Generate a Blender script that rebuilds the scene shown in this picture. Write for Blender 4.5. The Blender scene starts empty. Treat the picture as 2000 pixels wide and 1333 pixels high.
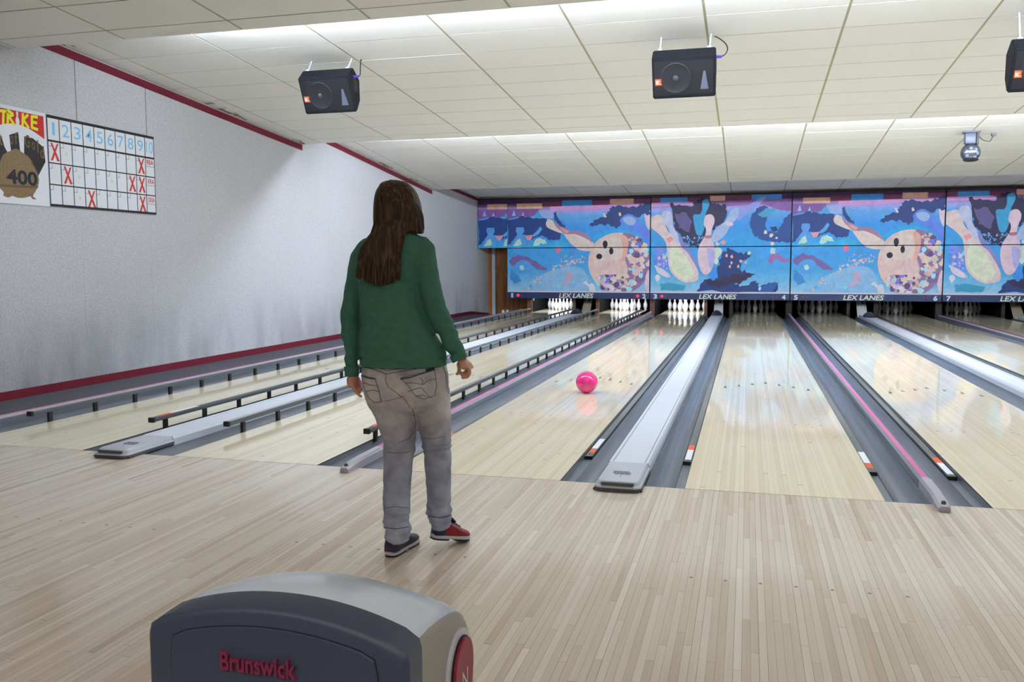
import bpy, bmesh, math, random
import numpy as np
from mathutils import Vector, Matrix, noise
from mathutils.bvhtree import BVHTree
from mathutils.geometry import tessellate_polygon

SC = bpy.context.scene
COL = SC.collection
PI = math.pi
rnd = random.Random(7)

# ------------------------------------------------------------------ camera
FPX = 1699.0
CAM = Vector((0.3162, -4.9214, 1.2708))
YAW, PITCH, ROLL = 0.26366, -0.08873, -0.00228
_f = Vector((-math.sin(YAW)*math.cos(PITCH), math.cos(YAW)*math.cos(PITCH), math.sin(PITCH)))
_r0 = Vector((math.cos(YAW), math.sin(YAW), 0)); _u0 = _r0.cross(_f)
_r = _r0*math.cos(ROLL) + _u0*math.sin(ROLL)
_u = _u0*math.cos(ROLL) - _r0*math.sin(ROLL)
cd = bpy.data.cameras.new('camera'); cam = bpy.data.objects.new('camera', cd); COL.objects.link(cam)
cd.sensor_width = 36.0; cd.lens = FPX*36.0/2000.0; cd.clip_start = 0.05; cd.clip_end = 100
M = Matrix.Identity(4)
for i in range(3):
    M[i][0] = _r[i]; M[i][1] = _u[i]; M[i][2] = -_f[i]; M[i][3] = CAM[i]
cam.matrix_world = M
SC.camera = cam

# ------------------------------------------------------------------ exposure, world, large lights
SC.view_settings.view_transform = 'Standard'
SC.view_settings.look = 'None'
SC.view_settings.exposure = 0.0
SC.view_settings.gamma = 1.0
SC.view_settings.use_curve_mapping = False
W_ = bpy.data.worlds.new('world'); SC.world = W_; W_.use_nodes = True
W_.node_tree.nodes['Background'].inputs[0].default_value = (0.8, 0.85, 1, 1)
W_.node_tree.nodes['Background'].inputs[1].default_value = 0.02

TUBE_NEAR, TUBE_FAR, TUBE_FILL = 155.0, 240.0, 2.5     # emission strength of the cove tubes
PIN_LIT, PIN_DIM = 34.0, 0.10                          # watts of the pin-deck lamps

def area_light(name, loc, rot, sx, sy, watts, color=(1, 1, 1)):
    l = bpy.data.lights.new(name, 'AREA'); l.shape = 'RECTANGLE'; l.size = sx; l.size_y = sy
    l.energy = watts; l.color = color
    o = bpy.data.objects.new(name, l); o.location = loc; o.rotation_euler = rot; COL.objects.link(o)
    return o
# unseen fill light added over the seating area behind the bowler
area_light('seating_fill_light', (1.0, -7.2, 3.35), (0, 0, 0), 9.0, 1.2, 170.0, (1, 0.95, 0.88))

# ------------------------------------------------------------------ helpers
def lin(c):
    c = c/255.0
    return c/12.92 if c <= 0.04045 else ((c+0.055)/1.055)**2.4
def rgb(r, g, b): return (lin(r), lin(g), lin(b), 1.0)

MATS = {}
def mat(name, col, rough=0.5, metal=0.0, spec=0.5, coat=0.0, coat_rough=0.05, noise_amt=0.0, noise_scale=20.0, bump=0.0, bump_scale=200.0, stretch=None, emit=0.0, emit_col=None):
    if name in MATS: return MATS[name]
    m = bpy.data.materials.new(name); m.use_nodes = True
    nt = m.node_tree; b = nt.nodes['Principled BSDF']
    c = rgb(*col)
    b.inputs['Base Color'].default_value = c
    b.inputs['Roughness'].default_value = rough
    b.inputs['Metallic'].default_value = metal
    b.inputs['Specular IOR Level'].default_value = spec
    b.inputs['Coat Weight'].default_value = coat
    b.inputs['Coat Roughness'].default_value = coat_rough
    if emit > 0:
        b.inputs['Emission Color'].default_value = rgb(*(emit_col or col)); b.inputs['Emission Strength'].default_value = emit
    if noise_amt > 0:
        tc = nt.nodes.new('ShaderNodeTexCoord'); n = nt.nodes.new('ShaderNodeTexNoise')
        n.inputs['Scale'].default_value = noise_scale; n.inputs['Detail'].default_value = 5
        mp = nt.nodes.new('ShaderNodeMapping'); mp.inputs['Scale'].default_value = stretch or (1, 1, 1)
        nt.links.new(tc.outputs['Object'], mp.inputs[0]); nt.links.new(mp.outputs[0], n.inputs['Vector'])
        mx = nt.nodes.new('ShaderNodeMix'); mx.data_type = 'RGBA'; mx.blend_type = 'MIX'
        k1 = tuple(min(1, x*(1+noise_amt)) for x in c[:3])+(1,); k0 = tuple(x*(1-noise_amt) for x in c[:3])+(1,)
        mx.inputs[6].default_value = k0; mx.inputs[7].default_value = k1
        rp = nt.nodes.new('ShaderNodeMapRange'); rp.inputs[1].default_value = 0.3; rp.inputs[2].default_value = 0.7
        nt.links.new(n.outputs['Fac'], rp.inputs[0]); nt.links.new(rp.outputs[0], mx.inputs[0])
        nt.links.new(mx.outputs[2], b.inputs['Base Color'])
    if bump > 0:
        tc = nt.nodes.new('ShaderNodeTexCoord'); n = nt.nodes.new('ShaderNodeTexNoise')
        n.inputs['Scale'].default_value = bump_scale; n.inputs['Detail'].default_value = 3
        nt.links.new(tc.outputs['Object'], n.inputs['Vector'])
        bp = nt.nodes.new('ShaderNodeBump'); bp.inputs['Strength'].default_value = bump; bp.inputs['Distance'].default_value = 0.01
        nt.links.new(n.outputs['Fac'], bp.inputs['Height']); nt.links.new(bp.outputs[0], b.inputs['Normal'])
    MATS[name] = m
    return m

def link_obj(name, me, parent=None):
    o = bpy.data.objects.new(name, me); COL.objects.link(o)
    if parent is not None: o.parent = parent
    return o

def tag(o, label=None, cat=None, group=None, kind=None):
    if label: o['label'] = label
    if cat: o['category'] = cat
    if group: o['group'] = group
    if kind: o['kind'] = kind
    return o

def thing(name, label, cat, loc=(0, 0, 0), rot=(0, 0, 0), group=None):
    o = bpy.data.objects.new(name, None); COL.objects.link(o)
    o.empty_display_size = 0.1
    o.location = loc; o.rotation_euler = rot
    return tag(o, label, cat, group)

def copy_tree(o, parent=None):
    c = o.copy(); COL.objects.link(c)
    if parent is not None: c.parent = parent
    for ch in o.children: copy_tree(ch, c)
    return c

class MB:
    """collects faces, then links them as ONE mesh object"""
    def __init__(s): s.v = []; s.f = []; s.mi = []; s.col = []; s.m = 0; s.c = None
    def add(s, vs, fs):
        k = len(s.v); s.v += [tuple(p) for p in vs]
        for f in fs:
            s.f.append(tuple(k+i for i in f)); s.mi.append(s.m); s.col.append(s.c)
        return s
    def box(s, x0, x1, y0, y1, z0, z1, bevel=0.0):
        if bevel <= 0:
            v = [(x0,y0,z0),(x1,y0,z0),(x1,y1,z0),(x0,y1,z0),(x0,y0,z1),(x1,y0,z1),(x1,y1,z1),(x0,y1,z1)]
            return s.add(v, [(3,2,1,0),(4,5,6,7),(0,1,5,4),(1,2,6,5),(2,3,7,6),(3,0,4,7)])
        bm = bmesh.new(); bmesh.ops.create_cube(bm, size=1)
        for w in bm.verts: w.co = Vector(((x0+x1)/2+w.co.x*(x1-x0), (y0+y1)/2+w.co.y*(y1-y0), (z0+z1)/2+w.co.z*(z1-z0)))
        bmesh.ops.bevel(bm, geom=bm.edges[:], offset=bevel, segments=2, affect='EDGES', profile=0.5)
        bm.verts.index_update()
        s.add([w.co[:] for w in bm.verts], [[w.index for w in f.verts] for f in bm.faces]); bm.free(); return s
    def rings(s, rings, cap0=True, cap1=True, closed=True):
        n = len(rings[0]); vs = [p for r in rings for p in r]; fs = []
        for i in range(len(rings)-1):
            for j in range(n if closed else n-1):
                a = i*n+j; b = i*n+(j+1) % n
                fs.append((a, b, b+n, a+n))
        if cap0: fs.append(tuple(range(n-1, -1, -1)))
        if cap1: fs.append(tuple((len(rings)-1)*n+j for j in range(n)))
        return s.add(vs, fs)
    def tube(s, path, rad, n=8, flat=None):
        P = [Vector(p) for p in path]; rr = rad if isinstance(rad, (list, tuple)) else [rad]*len(P)
        R = []; prev = None
        for i, p in enumerate(P):
            t = (P[min(i+1, len(P)-1)]-P[max(i-1, 0)]).normalized()
            if prev is None:
                a = Vector((0, 0, 1)) if abs(t.z) < 0.9 else Vector((1, 0, 0))
                e = t.cross(a).normalized()
            else:
                e = (prev - t*prev.dot(t)).normalized()
            prev = e; g = t.cross(e)
            ra = rr[i]
            R.append([p + e*math.cos(2*PI*j/n)*ra + g*math.sin(2*PI*j/n)*ra*(flat or 1.0) for j in range(n)])
        return s.rings(R)
    def lathe(s, prof, n=16, c=(0, 0, 0)):
        R = [[(c[0]+r*math.cos(2*PI*j/n), c[1]+r*math.sin(2*PI*j/n), c[2]+z) for j in range(n)] for r, z in prof]
        return s.rings(R)
    def prism(s, poly, frame, depth):
        """poly in the frame's xy-plane, extruded along its z"""
        n = len(poly)
        a = [frame @ Vector((p[0], p[1], 0)) for p in poly]; b = [frame @ Vector((p[0], p[1], depth)) for p in poly]
        tri = tessellate_polygon([[Vector((p[0], p[1], 0)) for p in poly]])
        vs = a+b; fs = []
        for t in tri:
            fs.append(tuple(i+n for i in t)); fs.append(tuple(reversed(t)))
        for i in range(n):
            j = (i+1) % n; fs.append((i, j, j+n, i+n))
        return s.add(vs, fs)
    def poly(s, poly, frame, off=0.0):
        tri = tessellate_polygon([[Vector((p[0], p[1], 0)) for p in poly]])
        out = []
        for t in tri:
            a, b, c = [poly[i] for i in t]
            if (b[0]-a[0])*(c[1]-a[1])-(b[1]-a[1])*(c[0]-a[0]) < 0: t = (t[0], t[2], t[1])
            out.append(tuple(t))
        return s.add([frame @ Vector((p[0], p[1], off)) for p in poly], out)
    def mesh(s, name, mats=None, smooth=False, angle=None):
        me = bpy.data.meshes.new(name); me.from_pydata(s.v, [], s.f); me.update()
        for m in (mats if isinstance(mats, (list, tuple)) else [mats] if mats else []): me.materials.append(m)
        me.polygons.foreach_set('material_index', s.mi)
        if any(c is not None for c in s.col):
            ca = me.color_attributes.new('Col', 'FLOAT_COLOR', 'CORNER')
            buf = []
            for f, c in zip(s.f, s.col):
                for k, _ in enumerate(f):
                    cc = c[k] if isinstance(c, list) else c
                    buf += list(cc or (1, 1, 1, 1))
            ca.data.foreach_set('color', buf)
        bm = bmesh.new(); bm.from_mesh(me)
        if s.c is None: bmesh.ops.recalc_face_normals(bm, faces=bm.faces)
        bm.to_mesh(me); bm.free()
        if smooth:
            me.polygons.foreach_set('use_smooth', [True]*len(me.polygons))
            if angle: me.set_sharp_from_angle(angle=math.radians(angle))
        return me
    def build(s, name, mats=None, parent=None, smooth=False, angle=40):
        return link_obj(name, s.mesh(name, mats, smooth, angle), parent)

def frame(o, ex, ey):
    ex = Vector(ex).normalized(); ey = Vector(ey).normalized(); ez = ex.cross(ey)
    m = Matrix.Identity(4)
    for i in range(3): m[i][0] = ex[i]; m[i][1] = ey[i]; m[i][2] = ez[i]; m[i][3] = o[i]
    return m

def text_geo(s, h, bold=0.0, shear=0.0, spacing=1.0, xs=1.0, extrude=0.0):
    """(verts, faces, width) of a text of cap height h, centred on the origin"""
    c = bpy.data.curves.new('txt', 'FONT'); c.body = s; c.size = 1.0; c.offset = bold; c.shear = shear
    c.space_character = spacing; c.extrude = extrude; c.resolution_u = 3
    o = bpy.data.objects.new('txt', c); COL.objects.link(o)
    dg = bpy.context.evaluated_depsgraph_get(); me = bpy.data.meshes.new_from_object(o.evaluated_get(dg))
    vs = [v.co.copy() for v in me.vertices]; fs = [tuple(p.vertices) for p in me.polygons]
    bpy.data.objects.remove(o); bpy.data.curves.remove(c); bpy.data.meshes.remove(me)
    x0 = min(v.x for v in vs); x1 = max(v.x for v in vs); y0 = min(v.y for v in vs); y1 = max(v.y for v in vs)
    k = h/(y1-y0)
    return [Vector(((v.x-(x0+x1)/2)*k*xs, (v.y-(y0+y1)/2)*k, v.z*k)) for v in vs], fs, (x1-x0)*k*xs

def put_text(mb, s, fr, cx, cy, h, off=0.0, width=None, **kw):
    vs, fs, w = text_geo(s, h, **kw)
    sx = width/w if width else 1.0
    mb.add([fr @ Vector((cx+v.x*sx, cy+v.y, off+v.z)) for v in vs], fs)

NUMW = {1: 'one', 2: 'two', 3: 'three', 4: 'four', 5: 'five', 6: 'six', 7: 'seven', 8: 'eight'}
def ray_at(px, py): return _f + _r*((px-1000)/FPX) - _u*((py-666.5)/FPX)
def at_depth(px, py, d): return CAM + ray_at(px, py)*d      # a measured point at distance d along the view axis

# lane layout, X of lane edges (X = 0 at the left edge of lane 4, Y = 0 at the foul line)
LW, WD, ND = 1.0541, 0.7219, 0.5199
LANE_X = {4: 0.0}
LANE_X[3] = -WD-LW; LANE_X[2] = LANE_X[3]-ND-LW; LANE_X[1] = LANE_X[2]-WD-LW
LANE_X[5] = LW+ND; LANE_X[6] = LANE_X[5]+LW+WD; LANE_X[7] = LANE_X[6]+LW+ND; LANE_X[8] = LANE_X[7]+LW+WD
WALL_X = -6.546; RIGHT_X = 9.4; BACK_Y = -9.5; FRONT_Y = 20.3
YEND = 17.3       # where dividers and gutters meet the kickbacks
DECK_END = 19.25
MASK_Y = 17.05
# ------------------------------------------------------------------ materials
def wood_material(name, cols, rough, joint, seed, seg=0.9, coat=0.0):
    """bowling boards: 27 mm strips along Y, each cut into lengths of slightly different tint"""
    m = bpy.data.materials.new(name); m.use_nodes = True; nt = m.node_tree; N = nt.nodes; Lk = nt.links
    b = N['Principled BSDF']
    g = N.new('ShaderNodeNewGeometry'); sp = N.new('ShaderNodeSeparateXYZ'); Lk.new(g.outputs['Position'], sp.inputs[0])
    def mth(op, a, bb=None):
        n = N.new('ShaderNodeMath'); n.operation = op
        for i, x in enumerate((a, bb)):
            if x is None: continue
            if isinstance(x, (int, float)): n.inputs[i].default_value = x
            else: Lk.new(x, n.inputs[i])
        return n.outputs[0]
    q = mth('DIVIDE', mth('ADD', sp.outputs[0], 20.0), LW/39)
    idx = mth('FLOOR', q); fr = mth('FRACT', q)
    w1 = N.new('ShaderNodeTexWhiteNoise'); w1.noise_dimensions = '1D'; Lk.new(mth('ADD', idx, seed), w1.inputs['W'])
    yy = mth('DIVIDE', mth('ADD', sp.outputs[1], mth('MULTIPLY', w1.outputs['Value'], 7.0)), seg)
    sid = mth('FLOOR', yy); sfr = mth('FRACT', yy)
    cmb = N.new('ShaderNodeCombineXYZ'); Lk.new(idx, cmb.inputs[0]); Lk.new(sid, cmb.inputs[1]); cmb.inputs[2].default_value = seed
    w2 = N.new('ShaderNodeTexWhiteNoise'); w2.noise_dimensions = '3D'; Lk.new(cmb.outputs[0], w2.inputs['Vector'])
    # grain
    mp = N.new('ShaderNodeMapping'); mp.inputs['Scale'].default_value = (60, 2.2, 1); Lk.new(g.outputs['Position'], mp.inputs[0])
    ad = N.new('ShaderNodeVectorMath'); ad.operation = 'ADD'; Lk.new(mp.outputs[0], ad.inputs[0]); Lk.new(w2.outputs['Color'], ad.inputs[1])
    nz = N.new('ShaderNodeTexNoise'); nz.inputs['Scale'].default_value = 1.0; nz.inputs['Detail'].default_value = 4; Lk.new(ad.outputs[0], nz.inputs['Vector'])
    # blotches at arm's length scale
    n2 = N.new('ShaderNodeTexNoise'); n2.inputs['Scale'].default_value = 0.9; n2.inputs['Detail'].default_value = 3; Lk.new(g.outputs['Position'], n2.inputs['Vector'])
    t = mth('ADD', mth('ADD', mth('MULTIPLY', w2.outputs['Value'], 0.36), mth('MULTIPLY', w1.outputs['Value'], 0.22)), mth('ADD', mth('MULTIPLY', nz.outputs['Fac'], 0.30), mth('MULTIPLY', n2.outputs['Fac'], 0.12)))
    cr = N.new('ShaderNodeValToRGB'); el = cr.color_ramp.elements
    el[0].position = 0.15; el[0].color = rgb(*cols[0]); el[1].position = 0.95; el[1].color = rgb(*cols[-1])
    for i, c in enumerate(cols[1:-1]):
        e = el.new(0.15+0.8*(i+1)/(len(cols)-1)); e.color = rgb(*c)
    Lk.new(t, cr.inputs[0])
    # thin dark joints between boards and at board ends
    ed = mth('LESS_THAN', mth('MINIMUM', fr, mth('SUBTRACT', 1.0, fr)), 0.035)
    pick = mth('GREATER_THAN', w1.outputs['Value'], 0.72)
    en = mth('LESS_THAN', sfr, 0.004)
    j = mth('MULTIPLY', mth('MAXIMUM', mth('MULTIPLY', ed, mth('ADD', mth('MULTIPLY', pick, 0.75), 0.25)), mth('MULTIPLY', en, 0.6)), joint)
    mx = N.new('ShaderNodeMix'); mx.data_type = 'RGBA'; Lk.new(j, mx.inputs[0]); Lk.new(cr.outputs[0], mx.inputs[6]); mx.inputs[7].default_value = rgb(105, 90, 78)
    Lk.new(mx.outputs[2], b.inputs['Base Color'])
    b.inputs['Roughness'].default_value = rough; b.inputs['Specular IOR Level'].default_value = 0.5
    b.inputs['Coat Weight'].default_value = coat; b.inputs['Coat Roughness'].default_value = 0.03
    return m
M_APPR = wood_material('approach_maple', [(192, 168, 144), (211, 195, 174), (221, 208, 190), (229, 219, 203), (238, 230, 217)], 0.12, 0.6, 3.0, 0.95)
M_LANE = wood_material('lane_maple', [(226, 210, 176), (233, 219, 188), (238, 226, 197), (242, 232, 206), (245, 237, 214)], 0.05, 0.5, 11.0, 7.0)

M_CEIL = mat('ceiling_tile', (238, 236, 229), 0.95, spec=0.1, noise_amt=0.02, noise_scale=60)
M_CEIL_DIM = M_CEIL
M_GRID = mat('ceiling_grid_metal', (176, 171, 142), 0.6, spec=0.3)
M_VOID = mat('void_black', (14, 14, 15), 0.9, spec=0.1)
M_BLACK = mat('black_paint', (22, 22, 24), 0.5)
M_RED = mat('burgundy_paint', (112, 26, 44), 0.6, spec=0.3)
M_CARPET = mat('charcoal_carpet', (92, 92, 98), 1.0, spec=0.05, noise_amt=0.35, noise_scale=90)
M_FLOORBASE = mat('dark_subfloor', (70, 58, 46), 0.9)
M_BACKFLOOR = mat('seating_carpet', (96, 88, 84), 1.0, noise_amt=0.2, noise_scale=60)
M_GUTTER = mat('gutter_plastic', (112, 118, 127), 0.24, spec=0.6, noise_amt=0.18, noise_scale=9.0, stretch=(3, 0.06, 3))
M_GREYLIGHT = mat('pale_grey_plastic', (220, 226, 236), 0.3, spec=0.5)
M_GREYMID = mat('mid_grey_plastic', (150, 150, 158), 0.4, spec=0.5)
M_GREYDARK = mat('dark_grey_plastic', (84, 84, 90), 0.45)
M_SEAM = mat('seam_grey', (120, 124, 130), 0.6)
M_PINK = mat('pink_stripe', (205, 105, 160), 0.5)
M_RAIL = mat('bumper_rail_grey', (92, 98, 102), 0.35)
M_STKW = mat('sticker_white', (232, 236, 240), 0.5)
M_STKO = mat('sticker_orange', (226, 92, 48), 0.5)
M_WHITE = mat('white_paint', (238, 238, 240), 0.5)
M_STEEL = mat('sheet_steel', (200, 200, 205), 0.28, metal=0.85)
M_KICK = mat('kickback_wood', (118, 84, 66), 0.6, noise_amt=0.25, noise_scale=6)
M_SCUFF = mat('scuff_maroon', (92, 30, 38), 0.6)

def wall_material():
    m = bpy.data.materials.new('wall_fabric'); m.use_nodes = True; nt = m.node_tree; N = nt.nodes; Lk = nt.links; b = N['Principled BSDF']
    g = N.new('ShaderNodeNewGeometry')
    n1 = N.new('ShaderNodeTexNoise'); n1.inputs['Scale'].default_value = 62; n1.inputs['Detail'].default_value = 6; n1.inputs['Roughness'].default_value = 0.75
    Lk.new(g.outputs['Position'], n1.inputs['Vector'])
    mp = N.new('ShaderNodeMapping'); mp.inputs['Scale'].default_value = (1, 1.6, 0.5); Lk.new(g.outputs['Position'], mp.inputs[0])
    n2 = N.new('ShaderNodeTexNoise'); n2.inputs['Scale'].default_value = 1.3; n2.inputs['Detail'].default_value = 5; Lk.new(mp.outputs[0], n2.inputs['Vector'])
    cr = N.new('ShaderNodeValToRGB'); cr.color_ramp.elements[0].position = 0.28; cr.color_ramp.elements[0].color = rgb(174, 174, 176)
    cr.color_ramp.elements[1].position = 0.70; cr.color_ramp.elements[1].color = rgb(226, 227, 232)
    Lk.new(n1.outputs['Fac'], cr.inputs[0])
    # grey scuffs kicked and brushed onto the lower metre of the wall
    sp = N.new('ShaderNodeSeparateXYZ'); Lk.new(g.outputs['Position'], sp.inputs[0])
    mr = N.new('ShaderNodeMapRange'); mr.inputs[1].default_value = 0.1; mr.inputs[2].default_value = 0.9; mr.inputs[3].default_value = 1.0; mr.inputs[4].default_value = 0.0; Lk.new(sp.outputs[2], mr.inputs[0])
    mr2 = N.new('ShaderNodeMapRange'); mr2.inputs[1].default_value = 0.42; mr2.inputs[2].default_value = 0.72; Lk.new(n2.outputs['Fac'], mr2.inputs[0])
    mu = N.new('ShaderNodeMath'); mu.operation = 'MULTIPLY'; Lk.new(mr.outputs[0], mu.inputs[0]); Lk.new(mr2.outputs[0], mu.inputs[1])
    mu2 = N.new('ShaderNodeMath'); mu2.operation = 'MULTIPLY'; mu2.inputs[1].default_value = 0.7; Lk.new(mu.outputs[0], mu2.inputs[0])
    mx = N.new('ShaderNodeMix'); mx.data_type = 'RGBA'; Lk.new(mu2.outputs[0], mx.inputs[0]); Lk.new(cr.outputs[0], mx.inputs[6]); mx.inputs[7].default_value = rgb(138, 138, 144)
    Lk.new(mx.outputs[2], b.inputs['Base Color']); b.inputs['Roughness'].default_value = 0.95; b.inputs['Specular IOR Level'].default_value = 0.1
    bp = N.new('ShaderNodeBump'); bp.inputs['Strength'].default_value = 0.5; bp.inputs['Distance'].default_value = 0.004; Lk.new(n1.outputs['Fac'], bp.inputs['Height']); Lk.new(bp.outputs[0], b.inputs['Normal'])
    return m
M_WALL = wall_material()

def brown_wood():
    m = bpy.data.materials.new('brown_veneer'); m.use_nodes = True; nt = m.node_tree; N = nt.nodes; Lk = nt.links; b = N['Principled BSDF']
    g = N.new('ShaderNodeNewGeometry'); mp = N.new('ShaderNodeMapping'); mp.inputs['Scale'].default_value = (14, 14, 1.2); Lk.new(g.outputs['Position'], mp.inputs[0])
    n = N.new('ShaderNodeTexNoise'); n.inputs['Scale'].default_value = 1.0; n.inputs['Detail'].default_value = 6; n.inputs['Distortion'].default_value = 1.2; Lk.new(mp.outputs[0], n.inputs['Vector'])
    cr = N.new('ShaderNodeValToRGB'); cr.color_ramp.elements[0].position = 0.3; cr.color_ramp.elements[0].color = rgb(112, 62, 24); cr.color_ramp.elements[1].position = 0.72; cr.color_ramp.elements[1].color = rgb(186, 122, 56)
    Lk.new(n.outputs['Fac'], cr.inputs[0]); Lk.new(cr.outputs[0], b.inputs['Base Color']); b.inputs['Roughness'].default_value = 0.4
    return m
M_BROWN = brown_wood()

# ------------------------------------------------------------------ the setting
# floor: slab, approach boards, seating carpet
fl = MB().box(WALL_X-0.1, RIGHT_X+0.1, BACK_Y, FRONT_Y, -0.40, -0.30).build('floor', M_FLOORBASE); tag(fl, kind='structure')
bw = LW/39
APP_Y0 = -4.7
MB().box(WALL_X, RIGHT_X, APP_Y0, -0.001, -0.30, -0.010).build('approach_bed', M_FLOORBASE, fl)
MB().box(WALL_X, RIGHT_X, BACK_Y, APP_Y0-0.002, -0.30, 0.0).build('seating_carpet', M_BACKFLOOR, fl)
bm_board = MB().box(0.0002, bw-0.0002, APP_Y0, -0.009, -0.010, 0.0).mesh('board', M_APPR)
i0 = int(math.ceil((-5.1)/bw)); i1 = i0+299
for i in range(i0, i1):
    o = link_obj('board', bm_board, fl); o.location.x = i*bw
mb = MB(); i = i0-1
while i*bw > WALL_X: mb.box(i*bw+0.0002, (i+1)*bw-0.0002, APP_Y0, -0.009, -0.010, 0.0); i -= 1
i = i1
while (i+1)*bw < RIGHT_X: mb.box(i*bw+0.0002, (i+1)*bw-0.0002, APP_Y0, -0.009, -0.010, 0.0); i += 1
tag(mb.build('outer_board', M_APPR, fl), kind='stuff')
# small dark guide dots let into the approach
dm = MB().lathe([(0.0001, 0.0004), (0.008, 0.0004), (0.008, 0.0)], 10).mesh('approach_dot', mat('dot_brown', (128, 112, 96), 0.5))
for ln in range(2, 6):
    for k in range(7):
        for yy in (-1.42,):
            o = link_obj('approach_dot', dm, fl); o.location = (LANE_X[ln]+LW/2+(k-3)*5*bw, yy, 0.0001)
# carpeted ledge between lane 1 and the wall, ramping down at the far end
LEDGE_X = -5.46
mb = MB(); Yr = 16.4
for (ya, za, yb, zb) in ((-0.002, -0.03, Yr, -0.03), (Yr, -0.03, 18.1, -0.17)):
    mb.add([(WALL_X, ya, -0.30), (LEDGE_X, ya, -0.30), (LEDGE_X, yb, -0.30), (WALL_X, yb, -0.30), (WALL_X, ya, za), (LEDGE_X, ya, za), (LEDGE_X, yb, zb), (WALL_X, yb, zb)],
           [(3,2,1,0),(4,5,6,7),(0,1,5,4),(1,2,6,5),(2,3,7,6),(3,0,4,7)])
mb.build('carpet_ledge', M_CARPET, fl)

def zseam(y): return 3.57-0.0706*(y-2.09)-0.10
# left wall: a hidden core and the fabric panels that face the room, a hairline joint between them
wl = MB().box(WALL_X-0.20, WALL_X-0.014, BACK_Y, FRONT_Y, -0.4, 4.3).build('wall_left', M_GREYDARK); tag(wl, kind='structure')
for ya, yb in ((BACK_Y, 1.8015), (1.8025, 2.9063), (2.9077, 4.0173), (4.0187, 8.6), (8.601, 13.4), (13.401, FRONT_Y)):
    MB().box(WALL_X-0.0135, WALL_X, ya, yb, -0.3, 4.2).build('wall_panel', M_WALL, wl)
for yy in (2.907, 4.018): MB().box(WALL_X-0.006, WALL_X+0.0006, yy-0.0045, yy+0.0045, 2.60, zseam(yy)).build('panel_joint', mat('joint_grey', (96, 94, 94), 0.9), wl)
wr = MB().box(RIGHT_X, RIGHT_X+0.2, BACK_Y, FRONT_Y, -0.4, 4.3).build('wall_right', mat('right_wall', (190, 188, 186), 0.9)); tag(wr, kind='structure')
wb = MB().box(WALL_X-0.2, RIGHT_X+0.2, BACK_Y-0.2, BACK_Y, -0.4, 4.3).build('wall_back', mat('back_wall', (150, 144, 138), 0.9)); tag(wb, kind='structure')
wf = MB().box(WALL_X-0.2, RIGHT_X+0.2, FRONT_Y, FRONT_Y+0.2, -0.4, 4.3).build('wall_front', M_VOID); tag(wf, kind='structure')

# baseboard along the left wall: follows the ledge, down the ramp
mb = MB()
for (ya, za, yb, zb) in ((0.0, -0.03, Yr, -0.03), (Yr, -0.03, 18.08, -0.17)):
    x0, x1 = WALL_X+0.0005, WALL_X+0.014; h = 0.085
    mb.add([(x0, ya, za), (x1, ya, za), (x1, yb, zb), (x0, yb, zb), (x0, ya, za+h), (x1, ya, za+h), (x1, yb, zb+h), (x0, yb, zb+h)],
           [(3,2,1,0),(4,5,6,7),(0,1,5,4),(1,2,6,5),(2,3,7,6),(3,0,4,7)])
tag(mb.build('baseboard_left', M_RED), kind='structure')

# the sawtooth ceiling: four runs of tiles, each falling away from a hidden cove of tubes
def ceiling_run(name, y0, y1, z0, z1, xa, rows, xl=WALL_X, drop=True, tiles=True, joined=False):
    ang = math.atan2(z1-z0, y1-y0); L = math.hypot(y1-y0, z1-z0)
    o = MB().box(xl, RIGHT_X, 0, L, 0.012, 0.045).build(name, M_CEIL); tag(o, kind='structure')
    o.location = (0, y0, z0); o.rotation_euler = (ang, 0, 0)
    cs = math.cos(ang)
    if drop:      # the fascia that closes the step up to the next run
        MB().box(xl, RIGHT_X, L-0.02, L, 0.0, 0.42).build('fascia', M_CEIL, o)
    ys = [r for r in rows]
    cols = []; x = xa
    while x > xl: x -= 1.2235
    while x < RIGHT_X:
        cols.append((max(x, xl), min(x+1.2235, RIGHT_X))); x += 1.2235
    g = MB()
    for a, b in cols: g.box(b-0.012, b+0.012, 0, L-0.02, 0.004, 0.0119)
    for yy in ys[1:-1]: g.box(xl, RIGHT_X, yy-0.010, yy+0.010, 0.0045, 0.0118)
    g.build('grid_runner', M_GRID, o)
    cache = {}; jm = MB()
    for (ya, yb) in zip(ys[:-1], ys[1:]):
        for (a, b) in cols:
            if b-a < 0.04 or yb-ya < 0.03: continue
            w = b-a-0.024; d = yb-ya-0.016
            if joined:
                jm.box(a+0.012, a+0.012+w, ya+0.008, ya+0.008+d, 0.0, 0.0117); continue
            k = (round(w, 3), round(d, 3))
            if k not in cache: cache[k] = MB().box(0, w, 0, d, 0, 0.0117).mesh('ceiling_tile', M_CEIL)
            t = link_obj('ceiling_tile', cache[k], o); t.location = (a+0.012, ya+0.008, rnd.uniform(-0.001, 0.001))
    if joined: tag(jm.build('far_tile', M_CEIL, o), kind='stuff')
    return o
C1 = (2.09, 3.335); C2 = (7.75, 3.17); C3 = (13.63, 2.925)
# run 1, over the approach
rows = sorted([C1[0]+3.6-k for k in (0.0, 0.24, 0.83, 1.42, 2.01)]+[3.0, 2.4, 1.8, 1.2, 0.6, 0.0])
rows = [0.0, 1.2, 2.4, 3.08, 3.67, 4.26, 4.855, 5.45, 5.69]
ceiling_run('ceiling', -3.6, C1[0], 3.73, C1[1], -0.36, rows)
# run 2
s2 = 3.53+0.0706*(2.65-2.09)
ceiling_run('ceiling', 2.09, C2[0], s2, C2[1], -0.10, [0.0, 0.6, 1.195, 1.79, 2.385, 2.98, 3.575, 4.17, 4.765, 5.36, 5.66])
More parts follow.
